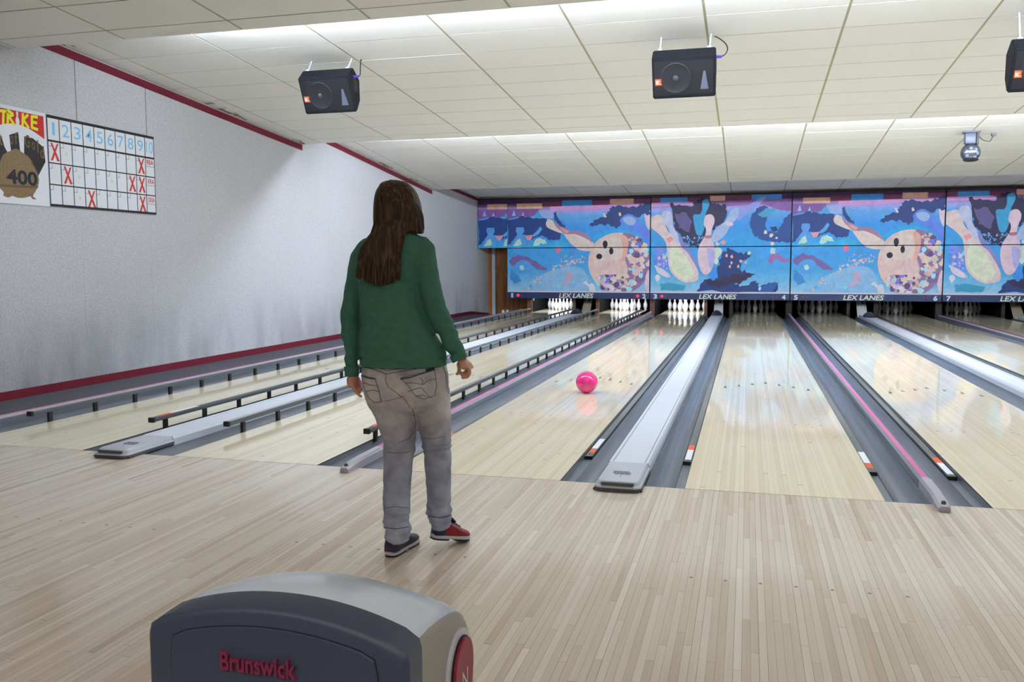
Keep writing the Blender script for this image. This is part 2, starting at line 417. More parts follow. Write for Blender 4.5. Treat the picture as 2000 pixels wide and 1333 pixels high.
# run 3
ceiling_run('ceiling', 7.75, C3[0], 3.46, C3[1], -0.10, [0.0, 0.05]+[0.05+0.595*k for k in range(1, 10)]+[5.86])
# run 4, over the machines' masking
ceiling_run('ceiling', 13.63, FRONT_Y, 3.20, 2.83, -0.10, [0.0]+[0.55*k for k in range(1, 12)]+[6.65], drop=False, joined=True)
# run 0, over the seating behind the camera
o = MB().box(WALL_X, RIGHT_X, BACK_Y, -3.6, 3.42, 3.46).build('ceiling', M_CEIL); tag(o, kind='structure')
MB().box(WALL_X, RIGHT_X, -3.62, -3.6, 3.42, 3.9).build('fascia', M_CEIL, o)

# burgundy trim along the wall under each tilted run
def slope_trim(name, ya, za, yb, zb, h=0.082):
    mb = MB(); x0, x1 = WALL_X+0.0005, WALL_X+0.022
    mb.add([(x0, ya, za-h), (x1, ya, za-h), (x1, yb, zb-h), (x0, yb, zb-h), (x0, ya, za), (x1, ya, za), (x1, yb, zb), (x0, yb, zb)],
           [(3,2,1,0),(4,5,6,7),(0,1,5,4),(1,2,6,5),(2,3,7,6),(3,0,4,7)])
    tag(mb.build(name, M_RED), kind='structure')
def zrun(y, a, b): return a[1]+(b[1]-a[1])*(y-a[0])/(b[0]-a[0])
A2 = (2.09, s2); A3 = (7.75, 3.46); A4 = (13.63, 3.20); B4 = (FRONT_Y, 2.83)
slope_trim('trim_1', 2.12, zrun(2.12, A2, C2)-0.022, 7.72, zrun(7.72, A2, C2)-0.022)
slope_trim('trim_2', 7.80, zrun(7.80, A3, C3)-0.018, 13.60, zrun(13.60, A3, C3)-0.018)
slope_trim('trim_3', 13.66, zrun(13.66, A4, B4)-0.03, MASK_Y-0.03, zrun(MASK_Y, A4, B4)-0.03, 0.07)
# brown water stains where the tiles meet that wall
def stain(y, z, n, seed):
    r = random.Random(seed); mb = MB()
    for k in range(n):
        yy = y+r.uniform(-0.22, 0.22)*n/10; xx = WALL_X+0.03+abs(r.gauss(0, 0.05)); s = r.uniform(0.015, 0.05)
        p = [(xx+s*0.7*math.cos(t)*r.uniform(0.6, 1.2), yy+s*1.6*math.sin(t)*r.uniform(0.6, 1.2)) for t in [2*PI*q/9 for q in range(9)]]
        zz = zrun(yy, A2, C2) if y < 7.7 else zrun(yy, A3, C3)
        sl = (C2[1]-s2)/(C2[0]-2.09) if y < 7.7 else (C3[1]-3.46)/(C3[0]-7.75)
        b = len(mb.v); mb.v += [(a, c, zz+sl*(c-yy)-0.0025) for a, c in p]; mb.f.append(tuple(range(b, b+9))); mb.mi.append(0); mb.col.append(None)
    return mb
M_STAIN = mat('mould_stain', (172, 162, 126), 1.0, noise_amt=0.5, noise_scale=30)
MB_ = MB()
for (y, n, sd) in ((2.62, 9, 1), (5.5, 16, 2), (5.95, 9, 3), (7.55, 9, 4), (10.9, 12, 5), (12.4, 8, 6)):
    b = stain(y, 0, n, sd); k = len(MB_.v); MB_.v += b.v; MB_.f += [tuple(i+k for i in f) for f in b.f]; MB_.mi += b.mi; MB_.col += b.col
tag(MB_.build('water_stain', M_STAIN, wl), kind='stuff')

# cove tubes, one unbroken row behind each step
M_TUBE = mat('fluorescent_tube', (240, 246, 255), 0.5, emit=TUBE_NEAR, emit_col=(226, 238, 255))
M_TUBE2 = mat('fluorescent_tube_far', (240, 246, 255), 0.5, emit=TUBE_FAR, emit_col=(226, 238, 255))
M_TUBE0 = mat('fluorescent_tube_fill', (240, 246, 255), 0.5, emit=TUBE_FILL, emit_col=(255, 240, 220))
def cove(y, z, m, k, x0=WALL_X+0.25):
    L = 2.4; x = x0; i = 0
    while x+L < RIGHT_X:
        t = thing('cove_light', '%s fluorescent tube from the white wall, hidden in the ceiling step %s' % (('first', 'second', 'third', 'fourth', 'fifth', 'sixth', 'seventh')[i], k), 'lamp', (x, y, z), group='tubes hidden in the ceiling step '+k)
        mb = MB(); mb.tube([(0.05, 0, 0), (L-0.05, 0, 0)], 0.02, 8); mb.build('tube', m, t, True)
        MB().box(0.0, L-0.02, -0.068, -0.035, -0.02, 0.04, 0.006).build('batten', M_WHITE, t)
        x += L; i += 1
cove(C1[0]+0.09, C1[1]+0.062, M_TUBE, 'over the foul line', WALL_X+1.5)
cove(C2[0]+0.10, C2[1]+0.08, M_TUBE2, 'over mid lane', WALL_X+1.3)
cove(-3.40, 3.58, M_TUBE0, 'over the approach, added fill')  # unseen tubes added as weak fill, one more step of the sawtooth

# brown wooden door into the machine room, at the end of the carpet ledge
dr = MB().box(-6.33, -5.30, 18.10, 18.14, -0.20, 2.0).build('door_1', M_BROWN); tag(dr, kind='structure')
MB().box(-6.545, -6.47, 18.03, 18.14, -0.20, 2.05).build('jamb', mat('orange_wood', (190, 112, 48), 0.5), dr)
MB().box(-6.455, -6.36, 18.05, 18.13, -0.20, 2.05).build('edge_strip', M_GREYLIGHT, dr)
wp = MB().box(-5.29, -5.24, 17.4, 18.14, -0.29, 2.0).build('wall_return', M_BROWN); tag(wp, kind='structure')
MB().box(-5.235, RIGHT_X, 20.0, 20.05, -0.29, 2.0).build('wall_curtain', mat('pit_curtain', (12, 12, 13), 0.95, spec=0.05)); tag(bpy.data.objects['wall_curtain'], kind='structure')
# ------------------------------------------------------------------ lanes
def gutter_mesh(mirror):
    w = 0.224; prof = []
    for k in range(11):
        t = k/10; x = 0.064+(w-0.068)*t
        z = -0.030*(1-t)-0.010*t-0.066*math.sin(PI*t)**0.8
        prof.append((x, z))
    prof = [(0.0005, -0.004), (0.003, -0.004), (0.004, -0.040), (0.060, -0.040)]+prof+[(w-0.004, -0.006), (w-0.0005, -0.006)]
    bot = [(w-0.0005, -0.11), (0.0005, -0.11)]
    pts = prof+bot
    if mirror: pts = [(-x, z) for x, z in pts]
    R = [[(x, y, z) for x, z in pts] for y in (0.001, 4, 9, 13, YEND)]
    return MB().rings(R).mesh('gutter', M_GUTTER, True, 35)
G_R = gutter_mesh(False); G_L = gutter_mesh(True)
lane_mesh = MB().box(0.0, LW, 0.0, DECK_END, -0.10, 0.0).mesh('lane_surface', M_LANE)
lane_edge = MB().box(-0.0025, -0.0002, 0.0, DECK_END, -0.06, 0.0).box(LW+0.0002, LW+0.0025, 0.0, DECK_END, -0.06, 0.0).mesh('edge_strip', M_BLACK)
arrow = MB().poly([(-0.017, -0.07), (0.017, -0.07), (0.0, 0.09)], frame((0, 0, 0), (1, 0, 0), (0, 1, 0)), 0.0004).mesh('arrow_marker', mat('arrow_dark', (58, 54, 60), 0.4))
dotm = MB().lathe([(0.0001, 0.0004), (0.009, 0.0004), (0.009, 0.0)], 8).mesh('range_dot', MATS['arrow_dark'])
deckdot = MB().box(-0.010, 0.010, -0.16, 0.16, 0.0, 0.0004).mesh('range_mark', mat('mark_amber', (150, 112, 60), 0.4))
lane_label = {1: 'maple lane beside the white wall, raised rails on both sides', 2: 'maple lane between the wide grey track cover and the bowler, raised rails on both sides',
              3: 'maple lane with the pink ball rolling on it', 4: 'clear maple lane in mid picture ending under the numeral four',
              5: 'maple lane ending under the numeral five, right of the whole pink-striped divider', 6: 'maple lane ending under the numeral six, mostly cut by the right picture edge',
              7: 'maple lane ending under the numeral seven', 8: 'maple lane past lane seven, only a sliver of its pin deck in the picture'}
for n in range(1, 9):
    x = LANE_X[n]
    t = thing('bowling_lane', lane_label[n], 'lane', (x, 0, 0), group='bowling lanes')
    link_obj('lane_surface', lane_mesh, t); link_obj('edge_strip', lane_edge, t)
    link_obj('gutter', G_L, t).location = (-0.003, 0, 0)
    link_obj('gutter', G_R, t).location = (LW+0.003, 0, 0)
    for k in range(7):
        a = link_obj('arrow_marker', arrow, t); a.location = (LW/2+(k-3)*5*bw, 4.66-0.143*abs(k-3), 0.0002)
    for k in (-4, -3, -2, 2, 3, 4):
        a = link_obj('range_dot', dotm, t); a.location = (LW/2+k*3.4*bw, 2.2, 0.0002)
    for kx, ky in ((-0.24, 14.2), (0.24, 14.2), (-0.11, 12.3), (0.11, 12.3)):
        a = link_obj('range_mark', deckdot, t); a.location = (LW/2+kx, ky, 0.0002)

# ------------------------------------------------------------------ bumper rails
RAIL_END = 17.2
def sticker(parent, x, z, near_orange, y0):
    a, b = (y0+0.10, y0+0.24) if near_orange else (y0+0.36, y0+0.52)
    c, d = (y0+0.24, y0+0.58) if near_orange else (y0+0.05, y0+0.36)
    MB().box(x-0.020, x+0.020, a, b, z, z+0.0012).build('orange_patch', M_STKO, parent)['label'] = 'orange end of the sticker'
    MB().box(x-0.020, x+0.020, c, d, z, z+0.0012).build('white_patch', M_STKW, parent)['label'] = 'white stretch of the sticker'
    MB().lathe([(0.0001, 0.001), (0.006, 0.001), (0.006, 0.0)], 10, (x, y0+0.055 if near_orange else y0+0.02, z)).build('screw', M_BLACK, parent)
rail_up = MB().box(-0.022, 0.022, 0.0, RAIL_END-0.67, 0.074, 0.108, 0.006).mesh('rail', M_RAIL, True, 30)
top_pale = MB().box(-0.017, 0.017, 0.02, RAIL_END-0.68, 0.1075, 0.1095).mesh('top_strip', mat('rail_top_lavender', (172, 172, 184), 0.4))
post_m = MB().box(-0.011, 0.011, -0.019, 0.019, -0.02, 0.0745).mesh('post', M_BLACK)
cap_m = MB().box(-0.0235, 0.0235, -0.006, 0.02, 0.072, 0.110, 0.003).mesh('rail_cap', M_BLACK)
rail_low = MB().box(-0.024, 0.024, 0.0, RAIL_END-0.76, -0.0385, -0.016, 0.003).mesh('rail', M_RAIL, True, 30)
cap_low = MB().box(-0.027, 0.027, -0.006, 0.008, -0.0390, -0.0165, 0.002).mesh('rail_cap', M_BLACK)
edge_low = MB().box(0.0245, 0.0275, 0.0, RAIL_END-0.76, -0.0385, -0.020).mesh('rail_edge', M_BLACK)
names_ = {1: 'lane one, beside the wall', 2: 'lane two, behind the bowler', 3: 'the lane with the pink ball', 4: 'lane four', 5: 'lane five', 6: 'lane six', 7: 'lane seven', 8: 'lane eight'}
for n in range(1, 9):
    for side in (-1, 1):
        up = n <= 2
        e = LANE_X[n] if side < 0 else LANE_X[n]+LW
        xx = e+side*0.036
        sd = 'left' if side < 0 else 'right'
        if up:
            t = thing('bumper_rail', 'raised dark grey bumper rail on black posts, %s edge of %s' % (sd, names_[n]), 'rail', (xx, 0.67, 0), group='raised bumper rails')
            link_obj('rail', rail_up, t); link_obj('rail_cap', cap_m, t)
            if side > 0: sticker(t, 0, 0.108, True, 0.0)
            else: link_obj('top_strip', top_pale, t)
            y = 0.19
            while y < RAIL_END-0.9:
                link_obj('post', post_m, t).location = (-side*0.018, y, 0); y += 0.5115
        else:
            t = thing('bumper_rail', 'lowered grey bumper rail flush in the %s gutter of %s' % (sd, names_[n]), 'rail', (e+side*0.0350, 0.76, 0), group='lowered bumper rails')
            link_obj('rail', rail_low, t); link_obj('rail_cap', cap_low, t)
            k = link_obj('rail_edge', edge_low, t)
            if side < 0: k.location.x = -0.052
            sticker(t, 0, -0.016, side > 0, 0.0)

# ------------------------------------------------------------------ dividers
def wide_divider(xc, label):
    t = thing('lane_divider', label, 'divider', (xc, 0, 0), group='wide track covers')
    hw = 0.128; top = 0.058
    # moulded front end, rounded in plan, resting on the approach
    R = []
    for (z, k, yb) in ((0.0005, 0.0, 0.0), (0.022, 0.0, 0.0), (0.030, 0.006, 0.006), (0.033, 0.018, 0.02), (0.050, 0.026, 0.032), (0.057, 0.036, 0.05)):
        pts = []; w = hw+0.005-k*0.6; y0 = -0.185+k
        r = 0.05
        for a in range(7):
            an = PI+PI/2*a/6; pts.append((-w+r+r*math.cos(an), y0+r+r*math.sin(an), z))
        for a in range(7):
            an = 1.5*PI+PI/2*a/6; pts.append((w-r+r*math.cos(an), y0+r+r*math.sin(an), z))
        zz = z if z < 0.03 else z
        pts += [(w, 0.32, zz), (-w, 0.32, zz)]
        R.append(pts)
    q = MB().rings(R); q.mi = [1 if all(q.v[i][2] < 0.0225 for i in f) else 0 for f in q.f]; q.build('end_cap', [mat('cap_grey', (192, 196, 204), 0.34), M_GREYDARK], t, True, 35)
    # stepped dark lip across the front of the cap
    MB().box(-0.092, 0.092, -0.1725, -0.156, 0.0345, 0.0515, 0.004).build('lip', M_GREYDARK, t, True)
    for s in (-1, 1):
        MB().box(s*0.122-0.016, s*0.122+0.016, -0.158, -0.10, 0.001, 0.012, 0.003).build('scuff_pad', M_SCUFF, t)['label'] = 'maroon scuffed corner foot'
    # worn emblem printed on the cap
    eb = MB(); r = random.Random(5)
    for k in range(9):
        y = 0.0+k*0.0095; w0 = 0.055-0.010*abs(k-4)/4; sh = (k-4)*-0.002
        x = -w0
        while x < w0-0.004:
            d = r.uniform(0.012, 0.034); x1 = min(x+d, w0)
            eb.box(x+sh, x1-0.003+sh, y, y+0.008, 0.0571, 0.0576); x = x1
    eb.build('worn_emblem', mat('emblem_grey', (112, 112, 118), 0.6), t)
    MB().lathe([(0.0001, 0.002), (0.004, 0.002), (0.004, 0.0)], 10, (0.0, -0.04, 0.0565)).build('screw', M_BLACK, t)
    # long flat cover with raised lips at both edges
    Y0 = 0.32
    R = [[(-hw, y, -0.10), (-hw, y, 0.040), (-hw+0.010, y, top), (-hw+0.022, y, top), (-hw+0.026, y, top-0.004), (hw-0.026, y, top-0.004), (hw-0.022, y, top), (hw-0.010, y, top), (hw, y, 0.040), (hw, y, -0.10)] for y in (Y0, 4, 8, 12, 16.9)]
    MB().rings(R).build('track_cover', M_GREYLIGHT, t, True, 25)
    for s in (-1, 1):
        MB().box(s*(hw-0.031)-0.0025, s*(hw-0.031)+0.0025, Y0+0.02, 16.3, top-0.0042, top-0.0034).build('seam', M_SEAM, t)
    MB().box(-hw+0.03, 0.0, Y0+0.003, Y0+0.008, top-0.0042, top-0.0034).build('seam', M_SEAM, t)
    # black hood at the far end
    R = []
    for k in range(7):
        a = k/6; y = 15.75+0.65*a; h = 0.04+0.13*math.sin(PI*(0.08+0.84*a))**0.8; w = 0.126
        R.append([(w*math.cos(PI*j/10), y, -0.02+(h+0.02)*math.sin(PI*j/10)**0.7) for j in range(11)])
    MB().rings(R).build('hood', M_BLACK, t, True)
    return t
wide_divider(LANE_X[1]+LW+WD/2, 'wide pale grey ball-track cover between the two raised rails of lanes one and two')
wide_divider(LANE_X[3]+LW+WD/2, 'wide pale grey ball-track cover standing in mid picture between lanes three and four')
wide_divider(LANE_X[5]+LW+WD/2, 'wide pale grey ball-track cover running out of the picture between lanes five and six')
wide_divider(LANE_X[7]+LW+WD/2, 'wide grey ball-track cover between lanes seven and eight, at the picture edge')

M_LAV = mat('lavender_grey', (178, 174, 184), 0.36)
def narrow_divider(xc, label):
    t = thing('lane_divider', label, 'divider', (xc, 0, 0), group='narrow striped dividers')
    hw = 0.028; top = 0.055
    R = [[(-hw-0.004, y, -0.10), (-hw, y, 0.035), (-hw+0.012, y, top), (hw-0.012, y, top), (hw, y, 0.035), (hw+0.004, y, -0.10)] for y in (0.36, 5, 10, 14, YEND)]
    q = MB().rings(R); q.mi = [1 if all(q.v[i][2] < 0.036 for i in f) else 0 for f in q.f]; q.build('body', [M_LAV, M_GUTTER], t, True, 30)
    MB().box(-0.0155, 0.0155, 0.37, YEND-0.1, top-0.001, top+0.0012).build('pink_stripe', M_PINK, t)['label'] = 'pink stripe'
    R = []
    for (y, z, w, zb) in ((-0.155, 0.022, 0.012, 0.0005), (-0.150, 0.030, 0.026, 0.0005), (-0.13, 0.036, 0.033, 0.0005), (-0.06, 0.046, 0.034, 0.0005), (0.0, 0.052, 0.0318, 0.0005), (0.10, 0.056, 0.0315, -0.08), (0.37, 0.057, 0.031, -0.08)):
        R.append([(-w, y, zb), (-w, y, z*0.72), (-w*0.62, y, z), (w*0.62, y, z), (w, y, z*0.72), (w, y, zb)])
    MB().rings(R).build('end_cap', M_LAV, t, True, 35)
    MB().tube([(0.018, -0.10, 0.038), (0.022, 0.1, 0.052), (0.022, 0.33, 0.0555)], 0.004, 6).build('ridge', M_LAV, t, True)
    MB().lathe([(0.0001, 0.022), (0.008, 0.022), (0.010, 0.018), (0.0125, 0.012), (0.0125, 0.0)], 14, (0.0, -0.118, 0.030)).build('knob', M_GREYDARK, t, True, 30)
    return t
narrow_divider(LANE_X[2]+LW+ND/2, 'narrow pink-striped divider passing behind the bowler, between lanes two and three')
narrow_divider(LANE_X[4]+LW+ND/2, 'narrow pink-striped divider with its whole knobbed end in view, between lanes four and five')
narrow_divider(LANE_X[6]+LW+ND/2, 'narrow pink-striped divider between lanes six and seven, far right')
narrow_divider(LANE_X[1]-ND/2-0.006, 'narrow pink-lined divider along the carpet ledge by the white wall').location.z = 0.022

# ------------------------------------------------------------------ kickbacks, chutes
def kick(x0, x1, label, grp='kickback posts'):
    t = thing('kickback_post', label, 'post', ((x0+x1)/2, 17.36, -0.12), group=grp)
    w = (x1-x0)/2
    MB().box(-w, w, 0.03, 2.3, 0.0, 0.95).build('side_board', M_VOID, t)
    MB().box(-w-0.004, w+0.004, 0.0, 0.029, 0.0, 0.95, 0.006).build('front_board', M_KICK if x0 < -0.3 else mat('kickback_shaded', (44, 36, 32), 0.6), t, True)  # same wood at the unlit lanes, their shade put into a darker colour
kick(-5.232, -5.14, 'brown kickback post left of the first rack of pins')
kick(LANE_X[2]-0.10, LANE_X[2]-0.015, 'brown kickback post between chute and second rack of pins')
kick(LANE_X[1]+LW+0.015, LANE_X[1]+LW+0.085, 'brown kickback post right of the first rack of pins')
kick(LANE_X[3]-ND/2-0.02, LANE_X[3]-ND/2+0.085, 'brown kickback post between the second and third racks')
kick(LANE_X[3]+LW+0.015, LANE_X[3]+LW+0.085, 'kickback post right of the third rack')
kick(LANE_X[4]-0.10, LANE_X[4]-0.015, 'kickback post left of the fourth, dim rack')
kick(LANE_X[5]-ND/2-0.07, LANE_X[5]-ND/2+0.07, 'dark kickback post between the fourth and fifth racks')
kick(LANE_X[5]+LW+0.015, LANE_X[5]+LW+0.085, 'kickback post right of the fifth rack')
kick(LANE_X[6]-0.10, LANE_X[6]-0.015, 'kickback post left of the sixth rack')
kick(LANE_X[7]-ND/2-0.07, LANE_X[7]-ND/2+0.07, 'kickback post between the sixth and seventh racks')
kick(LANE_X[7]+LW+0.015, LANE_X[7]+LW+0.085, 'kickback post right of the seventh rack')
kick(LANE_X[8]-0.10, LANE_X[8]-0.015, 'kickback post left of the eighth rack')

def chute(xc, label, m):
    """bent sheet-metal ball chute: rises from the track cover to behind the masking"""
    t = thing('ball_chute', label, 'chute', (xc, 17.2, 0.0), group='sheet-metal ball chutes')
    def prof(y, z, w, n=(0, -0.6, 0.8)):
        return [(-w, y+0.05, z+0.02), (-w*0.8, y, z), (0, y-0.012, z-0.004), (w*0.8, y, z), (w, y+0.05, z+0.02), (w*0.9, y+0.09, z-0.01), (-w*0.9, y+0.09, z-0.01)]
    R = [prof(0.0, -0.03, 0.115), prof(0.06, 0.02, 0.115), prof(0.30, 0.22, 0.11), prof(0.62, 0.46, 0.105), prof(0.9, 0.72, 0.10)]
    MB().rings(R).build('chute_sheet', m, t, True, 40)
    MB().box(-0.12, 0.12, -0.03, 0.03, -0.05, 0.012, 0.005).build('foot_plate', m, t)
    R = [[(0.03+0.03*math.cos(2*PI*j/12), 0.42+0.0*j, 0.30+0.055*math.sin(2*PI*j/12)) for j in range(12)], [(0.03+0.03*math.cos(2*PI*j/12), 0.36, 0.30+0.055*math.sin(2*PI*j/12)) for j in range(12)]]
    MB().rings(R).build('port', M_BLACK, t, True)
M_BRASS = mat('tan_metal', (196, 184, 160), 0.3, metal=0.15)
chute(LANE_X[1]+LW+WD/2+0.01, 'tan metal ball chute between the first and second racks of pins', M_BRASS)
chute(LANE_X[3]+LW+WD/2, 'bright white-steel ball chute right of the third rack of pins', M_WHITE)
chute(LANE_X[5]+LW+WD/2, 'bright white-steel ball chute leaning between lanes five and six', M_WHITE)
chute(LANE_X[7]+LW+WD/2, 'tan metal ball chute between lanes seven and eight, far right', M_BRASS)

# ------------------------------------------------------------------ pins
prof = [(0.0001, 0.0), (0.0258, 0.0), (0.0305, 0.012), (0.0359, 0.019), (0.0456, 0.057), (0.0570, 0.086), (0.0605, 0.1143), (0.0583, 0.149), (0.0478, 0.184), (0.0330, 0.2191), (0.0241, 0.2397), (0.0228, 0.254), (0.0243, 0.276), (0.0283, 0.3032), (0.0320, 0.330), (0.0324, 0.3429), (0.0300, 0.358), (0.0210, 0.373), (0.0110, 0.3795), (0.0001, 0.381)]
M_PIN = mat('pin_white', (244, 244, 248), 0.25, coat=0.3)
pin_mesh = MB().lathe(prof, 14).mesh('pin_body', M_PIN, True)
strip = MB()
for za, zb in ((0.2290, 0.2365), (0.2560, 0.2635)):
    strip.rings([[((r+0.0008)*math.cos(2*PI*j/14), (r+0.0008)*math.sin(2*PI*j/14), z) for j in range(14)] for r, z in ((0.0276 if za < 0.24 else 0.0229, za), (0.0251 if za < 0.24 else 0.0233, zb))], False, False)
strip_mesh = strip.mesh('neck_stripe', mat('pin_red', (200, 36, 48), 0.3), True)
rack_word = {1: 'first bright rack', 2: 'second bright rack', 3: 'third bright rack', 4: 'dim rack under numeral four', 5: 'dim rack under numeral five', 6: 'dim rack under numeral six', 7: 'dim rack under numeral seven', 8: 'dim rack past the tan chute'}
spot = [('head pin', 0, 0)]+[('second row, left pin', -0.5, 1), ('second row, right pin', 0.5, 1)]+[('third row, left pin', -1, 2), ('third row, centre pin', 0, 2), ('third row, right pin', 1, 2)]+[('back row, left corner pin', -1.5, 3), ('back row, left inner pin', -0.5, 3), ('back row, right inner pin', 0.5, 3), ('back row, right corner pin', 1.5, 3)]
for n in range(1, 9):
    for w, kx, ky in spot:
        if n == 8 and kx > -0.9: continue
        t = thing('bowling_pin', 'white pin, %s of the %s' % (w, rack_word[n]), 'pin', (LANE_X[n]+LW/2+kx*0.3048, 18.288+ky*0.26396, 0.0005), group='pins of the '+rack_word[n])
        link_obj('pin_body', pin_mesh, t); link_obj('neck_stripe', strip_mesh, t)
    watts = PIN_LIT if n <= 3 else PIN_DIM
    area_light('pin_deck_lamp', (LANE_X[n]+LW/2, 17.55, 0.95), (math.radians(38), 0, 0), 0.9, 0.08, watts, (0.86, 0.92, 1.0))
# ------------------------------------------------------------------ masking panels above the pins
M_ART = bpy.data.materials.new('printed_art'); M_ART.use_nodes = True
_b = M_ART.node_tree.nodes['Principled BSDF']; _a = M_ART.node_tree.nodes.new('ShaderNodeVertexColor'); _a.layer_name = 'Col'
_g = M_ART.node_tree.nodes.new('ShaderNodeTexCoord'); _n = M_ART.node_tree.nodes.new('ShaderNodeTexNoise'); _n.inputs['Scale'].default_value = 5.5; _n.inputs['Detail'].default_value = 7; _n.inputs['Roughness'].default_value = 0.65; _n.inputs['Distortion'].default_value = 1.0
_m = M_ART.node_tree.nodes.new('ShaderNodeMapRange'); _m.inputs[1].default_value = 0.3; _m.inputs[2].default_value = 0.7; _m.inputs[3].default_value = 0.84; _m.inputs[4].default_value = 1.14
_x = M_ART.node_tree.nodes.new('ShaderNodeVectorMath'); _x.operation = 'SCALE'
M_ART.node_tree.links.new(_g.outputs['Object'], _n.inputs['Vector']); M_ART.node_tree.links.new(_n.outputs['Fac'], _m.inputs[0]); M_ART.node_tree.links.new(_a.outputs['Color'], _x.inputs[0]); M_ART.node_tree.links.new(_m.outputs[0], _x.inputs['Scale'])
M_ART.node_tree.links.new(_x.outputs[0], _b.inputs['Base Color']); _b.inputs['Roughness'].default_value = 0.45; _b.inputs['Specular IOR Level'].default_value = 0.3
VMID = 0.442
ZL0, ZL1, ZU0, ZU1 = 0.565, 1.664, 1.684, 2.93
def jag(poly, amp, seed, n=5):
    r = random.Random(seed); out = []
    for (x0, y0), (x1, y1) in zip(poly, poly[1:]+poly[:1]):
        L = math.hypot(x1-x0, y1-y0)+1e-6; nx, ny = -(y1-y0)/L, (x1-x0)/L
        k = max(1, min(n, int(L/14)))
        out.append((x0, y0))
        for i in range(1, k):
            d = r.uniform(-amp, amp); t = i/k
            out.append((x0+(x1-x0)*t+nx*d, y0+(y1-y0)*t+ny*d))
    return out
def circ(x, y, rx, ry, n=28, a0=0, a1=2*PI): return [(x+rx*math.cos(a0+(a1-a0)*k/n), y+ry*math.sin(a0+(a1-a0)*k/n)) for k in range(n)]
def smooth_poly(p, n=3):
    out = []; m = len(p)
    for i in range(m):
        p0, p1, p2, p3 = p[i-1], p[i], p[(i+1) % m], p[(i+2) % m]
        for k in range(n):
            t = k/n
            out.append(tuple(0.5*((2*p1[j])+(-p0[j]+p2[j])*t+(2*p0[j]-5*p1[j]+4*p2[j]-p3[j])*t*t+(-p0[j]+3*p1[j]-3*p2[j]+p3[j])*t**3) for j in (0, 1)))
    return out
def clip(poly, axis, lim, keep_less):
    out = []
    for (a, b) in zip(poly, poly[1:]+poly[:1]):
        ia = (a[axis] <= lim) == keep_less; ib = (b[axis] <= lim) == keep_less
        if ia: out.append(a)
        if ia != ib:
            t = (lim-a[axis])/(b[axis]-a[axis]); out.append((a[0]+(b[0]-a[0])*t, a[1]+(b[1]-a[1])*t))
    return out
def blob(x, y, r, seed, n=7):
    q = random.Random(seed); return [(x+r*q.uniform(.6, 1.2)*math.cos(2*PI*k/n), y+r*q.uniform(.6, 1.2)*math.sin(2*PI*k/n)) for k in range(n)]

